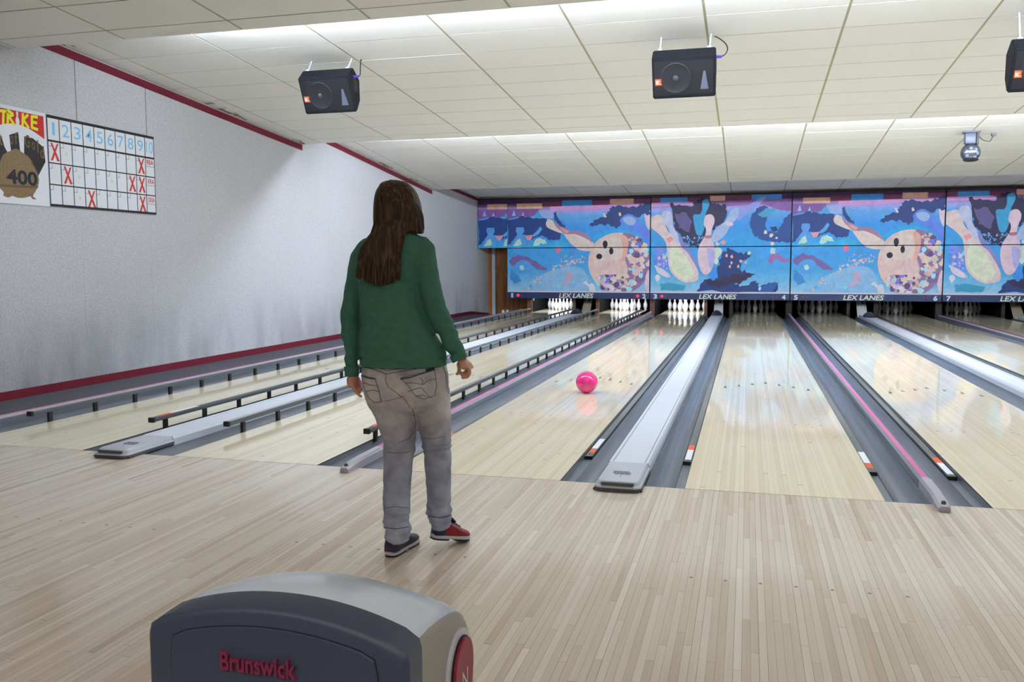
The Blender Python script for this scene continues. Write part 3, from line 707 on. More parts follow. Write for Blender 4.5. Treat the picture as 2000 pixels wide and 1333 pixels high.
def background(dark):
    """print bands from top to bottom, in y of the sketch (150 top .. 937 bottom)"""
    return [(150, (58, 44, 78)), (185, (72, 46, 82)), (215, (120, 84, 124)), (262, (150, 140, 196)), (300, (104, 168, 222)), (400, (70, 152, 226)), (540, (64, 160, 222)), (640, (62, 140, 198)), (760, (70, 148, 200)), (860, (110, 176, 212)), (937, (158, 196, 222))]
CREAM = (246, 226, 216); NAVY = (36, 58, 112); INK = (40, 36, 62); MAROON = (112, 58, 92)
def top_strip(x0, seq):
    out = []
    for a, b, y0, y1, c in seq: out.append(([(a, y0), (b, y0), (b, y1), (a, y1)], c))
    return out
def art_A():
    S = []
    ad = lambda p, c: S.append((p, c))
    S += top_strip(0, [(440, 1610, 150, 190, (62, 40, 74)), (520, 735, 190, 238, (206, 162, 140)), (735, 905, 178, 222, (104, 52, 78)), (900, 1145, 170, 218, (52, 132, 196)), (1145, 1292, 178, 214, (110, 58, 88)), (1290, 1480, 166, 212, (204, 160, 142)), (1480, 1610, 172, 200, (110, 62, 96))])
    ad([(800, 222), (1610, 214), (1610, 236), (1200, 252), (800, 262)], (176, 132, 178))
    ad([(440, 236), (700, 240), (760, 262), (640, 310), (540, 306), (440, 330)], (110, 78, 134))
    ad([(478, 300), (495, 246), (512, 300)], (150, 190, 226)); ad([(560, 300), (575, 262), (585, 300)], (176, 180, 220)); ad([(660, 312), (690, 270), (760, 262), (740, 320)], (70, 150, 200))
    ad([(700, 250), (820, 262), (830, 330), (740, 322)], (150, 170, 214))
    ad(jag([(440, 340), (500, 330), (560, 306), (640, 318), (760, 326), (820, 380), (880, 420), (892, 470), (872, 522), (790, 526), (740, 480), (680, 500), (620, 520), (590, 470), (520, 470), (490, 520), (470, 552), (440, 566)], 9, 3), NAVY)
    ad([(516, 404), (580, 404), (584, 440), (566, 470), (590, 520), (612, 588), (476, 588), (500, 510), (526, 470), (512, 440)], (96, 160, 226))
    ad([(650, 478), (690, 440), (720, 398), (736, 420), (704, 470), (668, 490)], (90, 168, 220))
    ad([(585, 478), (660, 474), (640, 520), (612, 520)], (204, 140, 156))
    ad([(480, 588), (520, 520), (548, 504), (572, 588)], (170, 204, 190)); ad(jag([(656, 588), (676, 520), (720, 500), (760, 520), (776, 560), (720, 548), (690, 588)], 5, 4), (172, 204, 196))
    ad(jag([(440, 575), (560, 560), (660, 570), (780, 556), (880, 530), (930, 540), (960, 588), (440, 588)], 8, 5), (66, 186, 236))
    ad(jag([(830, 280), (850, 268), (864, 320), (900, 380), (925, 392), (930, 415), (880, 395), (838, 340)], 4, 6), (44, 60, 112))
    # splash behind the ball
    ad(jag([(1120, 402), (1180, 345), (1252, 322), (1290, 270), (1312, 226), (1420, 236), (1520, 232), (1580, 205), (1610, 205), (1610, 330), (1560, 300), (1500, 330), (1420, 310), (1392, 380), (1340, 430), (1290, 392), (1200, 388)], 13, 7), (38, 56, 104))
    ad(circ(1345, 560, 200, 130, 24, PI, 2*PI), (48, 146, 196))
    ad(smooth_poly([(1372, 362), (1402, 314), (1452, 300), (1512, 338), (1545, 392), (1580, 428), (1610, 470), (1610, 570), (1560, 512), (1500, 458), (1424, 416)]), (104, 140, 232))
    ad(smooth_poly([(1395, 340), (1450, 320), (1500, 350), (1480, 395), (1430, 390)]), (176, 204, 246))
    ad(smooth_poly([(1565, 300), (1590, 318), (1610, 312), (1610, 440), (1580, 400)]), (214, 194, 206))
    ad([(1360, 290), (1376, 284), (1384, 312), (1366, 318)], CREAM); ad([(1232, 292), (1246, 286), (1266, 322), (1252, 330)], (228, 214, 214))
    # flying pin
    ad(smooth_poly([(766, 372), (784, 336), (822, 346), (872, 392), (930, 418), (962, 442), (1012, 436), (1084, 462), (1142, 520), (1166, 576), (1138, 612), (1060, 606), (990, 572), (942, 512), (912, 466), (878, 456), (822, 432), (778, 406)]), CREAM)
    ad(smooth_poly([(830, 352), (872, 394), (930, 418), (962, 442), (1012, 436), (1084, 462), (1142, 520), (1150, 545), (1080, 500), (1000, 470), (930, 470), (890, 440), (850, 400)]), (146, 112, 134))
    ad([(880, 408), (915, 420), (960, 446), (940, 466), (900, 440)], (232, 160, 158))
    # lower scene
    ad(jag([(450, 690), (520, 640), (620, 660), (720, 720), (780, 760), (700, 765), (600, 700), (520, 700), (480, 730)], 7, 9), (104, 88, 140))
    ad(jag(circ(575, 740, 70, 58, 16), 6, 10), (74, 140, 196)); ad(blob(562, 744, 24, 11), (172, 212, 206))
    ad(jag([(470, 760), (520, 800), (560, 860), (500, 880), (460, 830)], 6, 12), (56, 118, 176))
    ad(smooth_poly([(560, 937), (640, 860), (760, 790), (900, 745), (1040, 740), (1100, 800), (1120, 937)]), (132, 176, 210))
    r = random.Random(20)
    for k in range(90):
        t = r.random(); x = 620+480*t; y = 905-215*math.sin(t*PI*0.52)+r.gauss(0, 14); s = r.uniform(3, 10)
        ad(blob(x, y, s, 100+k, 5), r.choice([(236, 190, 196), (240, 226, 226), (150, 214, 232), (226, 176, 180)]))
    for k in range(26): ad(blob(r.uniform(880, 1095), r.uniform(650, 700), r.uniform(3, 11), 300+k, 5), r.choice([(232, 176, 186), (236, 220, 226)]))
    ad(smooth_poly([(930, 780), (990, 790), (985, 850), (930, 890), (890, 890), (940, 840)]), (166, 148, 168)); ad(blob(878, 898, 16, 40), (110, 206, 208)); ad(blob(640, 897, 14, 41), (48, 158, 196))
    ad(blob(868, 602, 28, 42, 9), (196, 104, 132)); ad(blob(1000, 602, 18, 43, 9), (92, 120, 190))
    ad(jag([(1070, 870), (1100, 850), (1130, 880), (1160, 870), (1175, 937), (1130, 930), (1110, 890)], 8, 44), (232, 232, 240))
    # the ball
    ad(circ(1365, 704, 248, 242, 40), (240, 208, 198)); ad(smooth_poly([(1150, 640), (1220, 540), (1330, 490), (1390, 560), (1370, 680), (1280, 690), (1190, 720)]), (248, 226, 214))
    ad(smooth_poly([(1400, 464), (1480, 482), (1560, 548), (1606, 640), (1612, 720), (1590, 820), (1530, 900), (1450, 938), (1420, 860), (1440, 760), (1416, 680), (1430, 600), (1410, 540)]), (128, 100, 134))
    ad(smooth_poly([(1180, 830), (1260, 800), (1360, 830), (1440, 880), (1420, 940), (1330, 946), (1250, 922)]), (150, 130, 160))
    for k in range(150):
        a = r.uniform(-0.9, 2.5); q = 245*math.sqrt(r.uniform(0.12, 0.98)); x = 1365+q*math.cos(a); y = 704+q*math.sin(a)
        if y < 640 and x < 1400: continue
        ad(blob(x, y, r.uniform(9, 30), 500+k, 6), r.choice([(238, 206, 196), (232, 190, 172), (104, 104, 186), (248, 236, 230), (246, 226, 210), (238, 228, 226), (150, 204, 206), (86, 66, 104), (112, 88, 128), (206, 178, 200), (240, 214, 190)]))
    for k in range(18): ad(blob(r.uniform(1400, 1520), r.uniform(500, 560), r.uniform(7, 18), 700+k, 6), r.choice([(236, 200, 182), (230, 190, 176), (110, 90, 120)]))
    ad(smooth_poly([(1200, 700), (1300, 690), (1400, 720), (1380, 790), (1260, 800), (1190, 770)]), (240, 206, 200)); ad(smooth_poly([(1380, 480), (1440, 520), (1430, 640), (1390, 700), (1400, 600)]), (228, 176, 160))
    for x, y, a, b in ((1255, 562, 20, 32), (1208, 656, 24, 22), (1305, 614, 17, 27)): ad(circ(x, y, a, b, 14), (26, 22, 34))
    ad(smooth_poly([(1585, 800), (1610, 770), (1610, 930), (1575, 900)]), (216, 190, 206))
    return S, 440, 1610, 935
def art_B():
    S = []
    ad = lambda p, c: S.append((p, c))
    S += top_strip(0, [(55, 1300, 150, 188, (66, 42, 76)), (55, 140, 168, 206, (110, 60, 88)), (138, 384, 166, 208, (56, 130, 192)), (384, 590, 172, 200, (104, 52, 80)), (588, 722, 158, 202, (204, 158, 140)), (722, 955, 160, 192, (106, 56, 84)), (955, 1216, 156, 200, (64, 126, 194))])
    ad([(55, 208), (400, 204), (480, 232), (55, 240)], (174, 136, 184))
    ad([(730, 205), (1300, 196), (1300, 300), (1200, 290), (1040, 230), (730, 250)], (120, 84, 140))
    # lilac trail
    ad(smooth_poly([(830, 330), (870, 280), (950, 230), (1040, 180), (1080, 180), (1000, 260), (900, 330), (850, 370)]), (150, 160, 226))
    ad(jag([(226, 214), (330, 236), (440, 240), (470, 190), (540, 176), (590, 196), (640, 236), (724, 228), (734, 340), (700, 400), (640, 420), (600, 480), (540, 560), (500, 604), (370, 580), (330, 500), (275, 430), (255, 330)], 14, 1), (42, 38, 66))
    ad(jag([(270, 300), (380, 300), (430, 380), (400, 470), (310, 430)], 10, 2), (84, 76, 118))
    ad(smooth_poly([(518, 204), (548, 186), (578, 194), (580, 242), (552, 310), (552, 380), (530, 470), (505, 500), (470, 480), (446, 390), (440, 318), (500, 312), (520, 262)]), (56, 138, 178))
    r = random.Random(31)
    for k in range(50): ad(blob(r.uniform(350, 540), r.uniform(500, 585), r.uniform(3, 11), 900+k, 5), r.choice([(92, 176, 230), (70, 150, 214), (180, 204, 240)]))
    # right-hand navy swirl
    ad(jag([(950, 420), (958, 340), (1000, 268), (1070, 250), (1120, 300), (1090, 350), (1075, 400), (1110, 470), (1190, 480), (1215, 410), (1250, 350), (1300, 300), (1300, 560), (1180, 556), (1050, 540), (985, 500)], 11, 4), (40, 68, 124))
    ad(jag([(1010, 320), (1080, 270), (1180, 280), (1110, 340), (1050, 350)], 6, 5), (66, 138, 170))
    ad(jag([(1120, 430), (1170, 425), (1190, 460), (1140, 470)], 5, 6), (40, 52, 92))
    for x, y, q in ((1082, 474, 19), (1132, 500, 22), (1140, 570, 19), (1180, 525, 12)): ad(blob(x, y, q, int(x), 9), (232, 224, 214))
    # lower part
    ad(jag([(95, 600), (160, 590), (200, 640), (210, 740), (130, 770), (95, 700)], 10, 7), (130, 150, 232))
    for k in range(22): ad(blob(r.uniform(95, 215), r.uniform(620, 760), r.uniform(8, 20), 1000+k, 6), r.choice([(196, 214, 246), (112, 130, 224), (226, 226, 244)]))
    ad(jag([(660, 770), (700, 650), (760, 596), (850, 640), (960, 640), (880, 720), (850, 760), (940, 790), (1000, 804), (910, 850), (820, 880), (900, 890), (1010, 850), (1040, 900), (1215, 856), (1180, 937), (480, 937), (540, 860), (600, 836)], 15, 8), (36, 52, 100))
    ad(jag([(560, 850), (700, 840), (820, 800), (1000, 800), (900, 850), (780, 880), (700, 900), (600, 890)], 13, 9), (44, 38, 62))
    ad(jag([(1030, 900), (1100, 880), (1215, 856), (1160, 930), (1040, 937)], 10, 12), (44, 80, 136))
    ad(jag([(560, 760), (640, 740), (670, 830), (620, 850), (580, 800)], 10, 13), (62, 140, 214))
    ad(smooth_poly([(1110, 700), (1140, 646), (1190, 640), (1230, 672), (1300, 690), (1240, 712), (1180, 680), (1140, 720)]), (140, 96, 146))
    ad(blob(1150, 622, 30, 14, 8), (166, 196, 208)); ad(blob(1262, 752, 28, 15, 8), (70, 158, 206))
    for x, y in ((745, 655), (790, 665), (790, 712), (776, 745), (850, 740), (915, 710), (872, 700)): ad(blob(x, y, 14, x+y, 8), (232, 186, 186))
    ad(blob(1042, 910, 18, 16, 7), (176, 214, 226)); ad(blob(944, 638, 18, 17, 6), (190, 214, 196))
    ad(jag([(140, 880), (240, 870), (380, 890), (360, 930), (150, 930)], 9, 18), (56, 132, 160)); ad(blob(118, 828, 30, 19, 8), (232, 230, 236)); ad(blob(205, 642, 16, 21), (90, 200, 196))
    # the pins
    ad(smooth_poly([(10, 300), (28, 296), (40, 330), (90, 318), (140, 312), (176, 362), (196, 430), (242, 486), (310, 545), (372, 602), (440, 690), (494, 786), (484, 850), (380, 866), (300, 832), (232, 764), (210, 650), (190, 552), (130, 482), (60, 430), (14, 390)]), (228, 206, 202))
    ad(smooth_poly([(240, 590), (330, 610), (400, 690), (452, 790), (400, 850), (310, 820), (240, 740)]), (220, 222, 196))
    ad([(196, 520), (240, 500), (262, 530), (222, 560)], (222, 146, 150))
    ad(smooth_poly([(150, 312), (178, 280), (226, 284), (254, 338), (258, 412), (300, 478), (350, 548), (362, 592), (300, 562), (240, 484), (200, 414), (160, 372)]), (216, 220, 246))
    ad(smooth_poly([(300, 470), (352, 545), (420, 620), (486, 720), (480, 750), (400, 640), (330, 580)]), (120, 120, 170))
    ad(smooth_poly([(540, 352), (558, 322), (600, 316), (628, 346), (630, 390), (612, 440), (606, 500), (632, 580), (642, 670), (604, 780), (548, 804), (504, 748), (484, 652), (500, 578), (548, 500), (556, 440), (536, 402)]), (224, 198, 208))
    ad(smooth_poly([(575, 600), (630, 620), (636, 690), (604, 760), (580, 690)]), (176, 170, 216))
    ad(smooth_poly([(548, 500), (606, 496), (600, 520), (552, 522)]), (150, 100, 120))
    ad(smooth_poly([(786, 284), (828, 262), (848, 298), (832, 350), (792, 392), (764, 430), (724, 500), (654, 552), (606, 548), (622, 470), (664, 420), (730, 374), (752, 330)]), (190, 212, 248))
    ad(smooth_poly([(738, 372), (790, 392), (800, 410), (760, 420), (728, 394)]), (214, 190, 204))
    ad(smooth_poly([(640, 600), (690, 600), (700, 640), (650, 680)]), (206, 222, 206)); ad(blob(712, 560, 24, 22, 7), (232, 170, 176)); ad(blob(660, 570, 22, 23, 7), (226, 214, 220)); ad(blob(650, 700, 26, 24, 7), (214, 230, 226))
    ad(smooth_poly([(110, 740), (200, 780), (240, 820), (200, 826), (120, 790)]), (216, 206, 222))
    return S, 55, 1300, 940
def artc(c):
    c = rgb(*c); k = min(1.8, 0.96/max(c[:3])); return tuple(x*k for x in c[:3])+(1.0,)
def art_mesh(shapes, xa, xb, yb, X0, X1, upper, cut=None):
    """mesh of one printed sheet, in world x and z; each colour layer lies 0.2 mm above the last"""
    mb = MB(); y_top = 150.0
    def vv(y): return (yb-y)/(yb-y_top)
    def Z(v): return ZL0+max(0, v)/VMID*(ZL1-ZL0) if not upper else ZU0+(v-VMID)/(1-VMID)*(ZU1-ZU0)
    def Xw(x): return X0+(x-xa)/(xb-xa)*(X1-X0)
    lo, hi = (0.0, VMID) if not upper else (VMID, 1.0)
    bands = background(0); bands[-1] = (yb, bands[-1][1])
    ym = yb-VMID*(yb-y_top)
    def colat(y):
        for (a, c), (b, d) in zip(bands[:-1], bands[1:]):
            if a <= y <= b:
                t = (y-a)/(b-a); return artc([c[i]+(d[i]-c[i])*t for i in range(3)])
        return artc(bands[-1][1])
    cutx = cut or xb
    ylist = sorted({y_top, ym, yb}|{b[0] for b in bands}); ylist = [y for y in ylist if (y >= ym if not upper else y <= ym)]
    mb.c = rgb(0, 0, 0)
    for a, b in zip(ylist[:-1], ylist[1:]):
        ca, cb = colat(a), colat(b); k = len(mb.v)
        mb.v += [(Xw(xa), 0, Z(vv(a))), (Xw(cutx), 0, Z(vv(a))), (Xw(cutx), 0, Z(vv(b))), (Xw(xa), 0, Z(vv(b)))]
        mb.f.append((k+3, k+2, k+1, k)); mb.mi.append(0); mb.col.append([cb, cb, ca, ca])
    lay = 0
    for poly, c in shapes:
        p = clip(clip(poly, 0, xa, False), 0, cutx, True)
        if len(p) < 3: continue
        p = clip(p, 1, ym, upper)
        p = clip(clip(p, 1, y_top, False), 1, yb, True) if len(p) >= 3 else p
        if len(p) < 3: continue
        q = []
        for a in p:
            if not q or abs(a[0]-q[-1][0])+abs(a[1]-q[-1][1]) > 0.3: q.append(a)
        if len(q) < 3: continue
        lay += 1; off = -0.0003*min(lay, 40)-0.00004*lay
        mb.c = artc(c); tri = tessellate_polygon([[Vector((a, -b, 0)) for a, b in q]]); k = len(mb.v)
        mb.v += [(Xw(a), off, Z(vv(b))) for a, b in q]
        for t in tri:
            A, B, D = [q[i] for i in t]
            s = (B[0]-A[0])*(-(D[1]-A[1]))-(-(B[1]-A[1]))*(D[0]-A[0])
            mb.f.append(tuple(k+i for i in (t if s > 0 else (t[0], t[2], t[1])))); mb.mi.append(0); mb.col.append(mb.c)
    return mb
ARTS = {'A': art_A(), 'B': art_B()}
M_BAND = mat('navy_band', (34, 52, 100), 0.45); M_LIGHTSTRIPE = mat('pale_pink_stripe', (246, 232, 238), 0.5)
M_LETTER = mat('pale_green_letter', (236, 242, 222), 0.5); M_NUM = mat('white_numeral', (236, 238, 246), 0.5)
M_LED = mat('red_lamp_lit', (255, 40, 60), 0.4, emit=1.6, emit_col=(255, 36, 58)); M_LEDOFF = mat('red_lamp_dim', (150, 40, 60), 0.4)
def panel(X0, X1, kind, upper, label, cut=None, nums=None, lit=(False, False)):
    t = thing('masking_panel', label, 'panel', ((X0+X1)/2, MASK_Y, 0), group='upper masking panels' if upper else 'lower masking panels')
    cx = (X0+X1)/2; g = 0.009
    z0, z1 = (ZU0, ZU1+0.012) if upper else (0.372, ZL1)
    MB().box(X0-cx+g, X1-cx-g, 0.004, 0.045, z0, z1).build('board', M_BLACK, t)
    sh, xa, xb, yb = ARTS[kind]
    o = art_mesh(sh, xa, xb, yb, X0-cx+g+0.006, (X1 if not cut else X0+(X1-X0)*(xb-xa)/(cut-xa))-cx-g-0.006, upper, cut).build('artwork', M_ART, t)
    if not upper:
        MB().box(X0-cx+g+0.004, X1-cx-g-0.004, -0.004, 0.004, 0.533, 0.564).build('pale_stripe', M_LIGHTSTRIPE, t)
        MB().box(X0-cx+g+0.004, X1-cx-g-0.004, -0.003, 0.004, 0.376, 0.5325).build('navy_band', M_BAND, t)
        fr = frame((0, -0.0035, 0.452), (1, 0, 0), (0, 0, 1))
        mb = MB(); put_text(mb, 'LEX LANES', fr, 0.012-0.02, -0.010, 0.118, 0.0005, bold=0.03, shear=0.22, width=0.92); mb.build('lettering_shade', mat('letter_shade', (84, 96, 92), 0.5), t)
        mb = MB(); put_text(mb, 'LEX LANES', fr, -0.02, 0.0, 0.118, 0.0015, bold=0.02, shear=0.22, width=0.90); mb.build('lettering', M_LETTER, t)
        hw = (X1-X0)/2
        for s, k in ((-1, 0), (1, 1)):
            mb = MB(); put_text(mb, nums[k], fr, s*(hw-0.14), -0.005, 0.118, 0.001, bold=0.04, width=0.088 if nums[k] != '1' else 0.055); mb.build('numeral', M_NUM, t)
            for q, dx in enumerate((0.30, 0.385)):
                on = lit[k] and q == 0
                m = MB().lathe([(0.0001, 0.008), (0.036 if on else 0.020, 0.006), (0.036 if on else 0.020, 0.0)], 14)
                m.v = [(x+s*(hw-dx), -0.003-z, y+0.452) for x, y, z in m.v]; m.build('ball_lamp', M_LED if on else M_LEDOFF, t)
    return t
J = [LANE_X[1]-0.62, LANE_X[3]-ND/2, LANE_X[5]-ND/2, LANE_X[7]-ND/2, LANE_X[8]+LW+ND/2]
kinds = ['A', 'B', 'A', 'B']; nn = [('1', '2'), ('3', '4'), ('5', '6'), ('7', '8')]; ll = [(True, True), (True, False), (False, False), (False, False)]
what = ['flying pin and speckled ball, over lanes one and two', 'scattering pins, over lanes three and four', 'flying pin and speckled ball, over lanes five and six', 'scattering pins, over lanes seven and eight at the picture edge']
for i in range(4):
    panel(J[i], J[i+1], kinds[i], True, 'upper blue panel printed with '+what[i])
    panel(J[i], J[i+1], kinds[i], False, 'lower blue panel printed with %s, numbered %s and %s' % (what[i].split(',')[0].replace('flying pin and ', ''), NUMW[int(nn[i][0])], NUMW[int(nn[i][1])]), nums=nn[i], lit=ll[i])
panel(WALL_X+0.004, J[0], 'A', True, 'short blue end panel against the white wall', cut=440+(1610-440)*(J[0]-WALL_X)/(J[1]-J[0]))
bk = MB().box(WALL_X+0.002, RIGHT_X, MASK_Y+0.05, MASK_Y+0.06, 1.72, 2.93).build('trim_4', M_BLACK); tag(bk, kind='structure')
bk = MB().box(WALL_X+0.002, RIGHT_X, MASK_Y-0.01, MASK_Y+0.04, 2.945, 2.962).build('trim_5', M_BLACK); tag(bk, kind='structure')
bk = MB().box(J[4]+0.01, RIGHT_X, MASK_Y, MASK_Y+0.04, 0.37, 2.94).build('wall_infill', M_BAND); tag(bk, kind='structure')

# ------------------------------------------------------------------ signs on the left wall
SX = WALL_X+0.012
M_SIGNW = mat('sign_white', (236, 238, 244), 0.5); M_SIGNK = mat('sign_black', (24, 26, 24), 0.5); M_SIGNR = mat('sign_red', (190, 30, 34), 0.5)
M_CYAN = mat('numeral_blue', (130, 204, 246), 0.5); M_XRED = mat('marker_red', (206, 54, 46), 0.5); M_YEL = mat('letter_yellow', (240, 236, 40), 0.5)
def wall_frame(y, z): return frame((SX, y, z), (0, 1, 0), (0, 0, 1))
# score grid
gy0, gy1, gz0, gz1 = 2.476, 4.122, 1.864, 2.782
t = thing('score_board', 'white strike score grid numbered 1 to 10 with red crosses, on the wall', 'sign', (SX, gy0, gz0))
def wbox(mb, a0, a1, b0, b1, d0, d1): mb.box(d0, d1, a0, a1, b0, b1); return mb
GW, GH = gy1-gy0, gz1-gz0
wbox(MB(), 0, GW, 0, GH, -0.011, 0.0).build('board', M_SIGNW, t)
mb = MB(); cw = GW/10
hv = [1.0, 0.72, 0.478, 0.242, 0.0]
wbox(mb, 0, GW, GH-0.030, GH, 0.0002, 0.0012); wbox(mb, 0, GW, 0, 0.026, 0.0002, 0.0012)
for k, v in enumerate(hv[1:4]): wbox(mb, 0, GW, v*GH-(0.010 if k == 0 else 0.006), v*GH+(0.010 if k == 0 else 0.006), 0.0002, 0.0012)
for k in range(11): x = min(max(k*cw, 0.005), GW-0.005); wbox(mb, x-0.005, x+0.005, 0.0, GH, 0.0002, 0.0011)
mb.build('grid_line', M_SIGNK, t)
mb = MB()
for rw in range(3):
    zt = hv[rw+1]*GH-0.008
    for k in range(9):
        x = k*cw+0.008; wbox(mb, x+0.038, x+0.0415, zt-0.045, zt, 0.0002, 0.0009); wbox(mb, x, x+0.0415, zt-0.0485, zt-0.045, 0.0002, 0.0009)
    wbox(mb, 9*cw, GW, zt-0.096, zt-0.092, 0.0002, 0.0009)
mb.build('corner_box', M_GREYDARK, t)
fr0 = frame((0.0, 0, 0), (0, 1, 0), (0, 0, 1))
for k in range(10):
    mb = MB(); put_text(mb, str(k+1), fr0, (k+0.5)*cw+(0.004 if k < 9 else 0), 0.855*GH, 0.128, 0.0008, bold=0.002, width=(0.095 if k not in (0, 9) else 0.035 if k == 0 else 0.125)); mb.build('numeral', M_CYAN, t)
for rw, cs in ((0, (0, 8)), (1, (1, 7, 8)), (2, (3, 8))):
    for k in cs:
        cx, cz = (k+0.55)*cw, (hv[rw+1]+hv[rw+2])/2*GH; mb = MB()
        for s in (-1, 1):
            w = 0.016
            p = [(-s*0.042-w*0.7, 0.088), (-s*0.042+w*0.7, 0.092), (s*0.044+w, -0.084), (s*0.044-w, -0.088)]
            mb.poly([(cx+a, cz+b) for a, b in p], fr0, 0.0014+0.0002*s)
        mb.build('red_cross', M_XRED, t)
for rw, s in ((0, 'REA'), (1, 'XRA'), (2, 'CKEA')):
    mb = MB(); put_text(mb, s, fr0, 9.5*cw, hv[rw+1]*GH-0.052, 0.055, 0.0009, bold=0.02, width=0.12); mb.build('handwriting', M_XRED, t)
for rw, k in ((0, 1), (1, 2), (1, 5), (2, 2)):
    cx, cz = (k+0.52)*cw, (hv[rw+1]+hv[rw+2])/2*GH; mb = MB()
    mb.poly([(cx+(0.021 if q % 2 == 0 else 0.009)*math.sin(PI*q/5), cz+(0.024 if q % 2 == 0 else 0.010)*math.cos(PI*q/5)) for q in range(10)], fr0, 0.0009); mb.build('gold_star', mat('faint_gold', (236, 220, 150), 0.5), t)

# prize poster
py0, py1 = 1.735, 2.466
t = thing('prize_poster', 'white STRIKE poster with a brown pot marked 400, cut by the left picture edge', 'sign', (SX, py0, 1.858))
PW, PH = py1-py0, 2.788-1.858
MB().box(-0.011, 0.0, 0, PW, 0, PH).build('board', M_SIGNW, t)
def P(zx, zy):    # measured spot on the poster -> its own metres
    a = 2.462+(zx-440)/5.13*0.00623-py0
    yt = 140+(zx/440)*80; yb = 1118+(zx/470)*32
    return (a, PH*(yb-zy)/(yb-yt))
cxp = PW/2
ban = [(0.02, PH-0.035), (PW-0.028, PH-0.035), (PW-0.028, PH-0.26)]
for k in range(13):
    a = k/12; x = PW-0.028-(PW-0.048)*a; ban.append((x, PH-0.26+0.10*math.sin(PI*a)))
mb = MB(); mb.poly(ban, fr0, 0.0006); mb.build('red_banner', M_SIGNR, t)
def strokes(mb, segs, ox, oz, sx, sz, w, off):
    for k, ((x0, y0), (x1, y1)) in enumerate(segs):
        a = Vector((ox+x0*sx, oz+y0*sz)); b = Vector((ox+x1*sx, oz+y1*sz)); d = (b-a).normalized(); n = Vector((-d.y, d.x))*w
        a = a-d*w*0.5; b = b+d*w*0.5
        mb.poly([tuple(a-n*0.8), tuple(b-n), tuple(b+n*0.9), tuple(a+n*1.1)], fr0, off+0.0001*k)
GL = {'S': [((1, .95), (.1, .8)), ((.1, .8), (.9, .45)), ((.9, .45), (0, .05))], 'T': [((-.1, .9), (1.1, 1)), ((.5, .95), (.4, 0))], 'R': [((.15, 0), (.2, 1)), ((.2, 1), (.9, .8)), ((.9, .75), (.2, .5)), ((.35, .5), (1, 0))],
      'K': [((.15, 0), (.25, 1)), ((.95, 1), (.2, .5)), ((.3, .5), (1, 0))], 'E': [((.15, .05), (.2, .95)), ((.2, .95), (1, 1)), ((.2, .5), (.85, .52)), ((.15, .05), (.95, .0))]}
for ch, zx, zy in (('S', -95, 325), ('T', -18, 325), ('R', 45, 325), ('K', 190, 352), ('E', 285, 370)):
    mb = MB(); a, b = P(zx, zy); strokes(mb, GL[ch], a, b, 0.084, 0.122, 0.0150, 0.0012); mb.build('yellow_letter', M_YEL, t)
a, b = P(150, 348); mb = MB()
mb.poly([(a+x*1.0, b+y) for x, y in [(r_*0.40, z_*0.36) for r_, z_ in prof[1:]]+[(-r_*0.40, z_*0.36) for r_, z_ in reversed(prof[1:])]], frame((0, 0, 0), (0, 1, 0), (0, 0, 1)), 0.0015); mb.build('pin_letter', M_WHITE, t)
M_RAY = mat('poster_shadow', (34, 30, 30), 0.6); M_POT = mat('poster_pot', (132, 108, 76), 0.6, noise_amt=0.25, noise_scale=60); M_OLD = mat('poster_letter', (112, 92, 58), 0.6)
mb = MB()
for q in ([(62, 440), (152, 412), (162, 600), (72, 612)], [(210, 450), (300, 470), (410, 560), (420, 700), (330, 850), (270, 700), (200, 620)], [(-140, 520), (-60, 440), (-10, 470), (10, 560), (36, 610), (-40, 760), (-120, 700)]):
    mb.poly([P(*v) for v in q], fr0, 0.0008)
mb.build('letter_shadow', M_RAY, t)
mb = MB()
for s, zx, zy, h, w in (('P', -120, 500, 0.12, 0.06), ('o', -65, 500, 0.085, 0.045), ('t', -22, 490, 0.11, 0.035), ('o', 82, 490, 0.085, 0.04), ('f', 128, 470, 0.115, 0.04), ('G', 238, 500, 0.125, 0.06), ('o', 300, 545, 0.085, 0.04), ('l', 345, 550, 0.125, 0.018), ('d', 388, 605, 0.125, 0.05)):
    a, b = P(zx, zy); put_text(mb, s, fr0, a, b, h, 0.0018, bold=0.015, width=w)
mb.build('gold_lettering', M_OLD, t)
mb = MB()
mb.poly([P(*v) for v in smooth_poly([(-10, 640), (60, 600), (120, 575), (180, 610), (250, 660), (280, 720), (320, 800), (340, 880), (320, 960), (280, 1020), (270, 1050), (305, 1075), (262, 1072), (240, 1046), (180, 1062), (110, 1062), (60, 1044), (20, 1062), (-30, 1040), (-20, 1010), (-80, 940), (-90, 850), (-60, 760)], 2)], fr0, 0.0022)
mb.build('pot', M_POT, t)
mb = MB(); mb.poly([P(*v) for v in [(-88, 930), (335, 945), (316, 965), (-70, 952)]], fr0, 0.0026); mb.build('pot_rim', mat('pot_rim_print', (104, 82, 52), 0.6), t)
a, b = P(172, 862); mb = MB(); put_text(mb, '400', fr0, a-0.005, b, 0.142, 0.003, bold=0.03, width=0.375); mb.build('amount', mat('amount_ink', (22, 24, 40), 0.5), t)

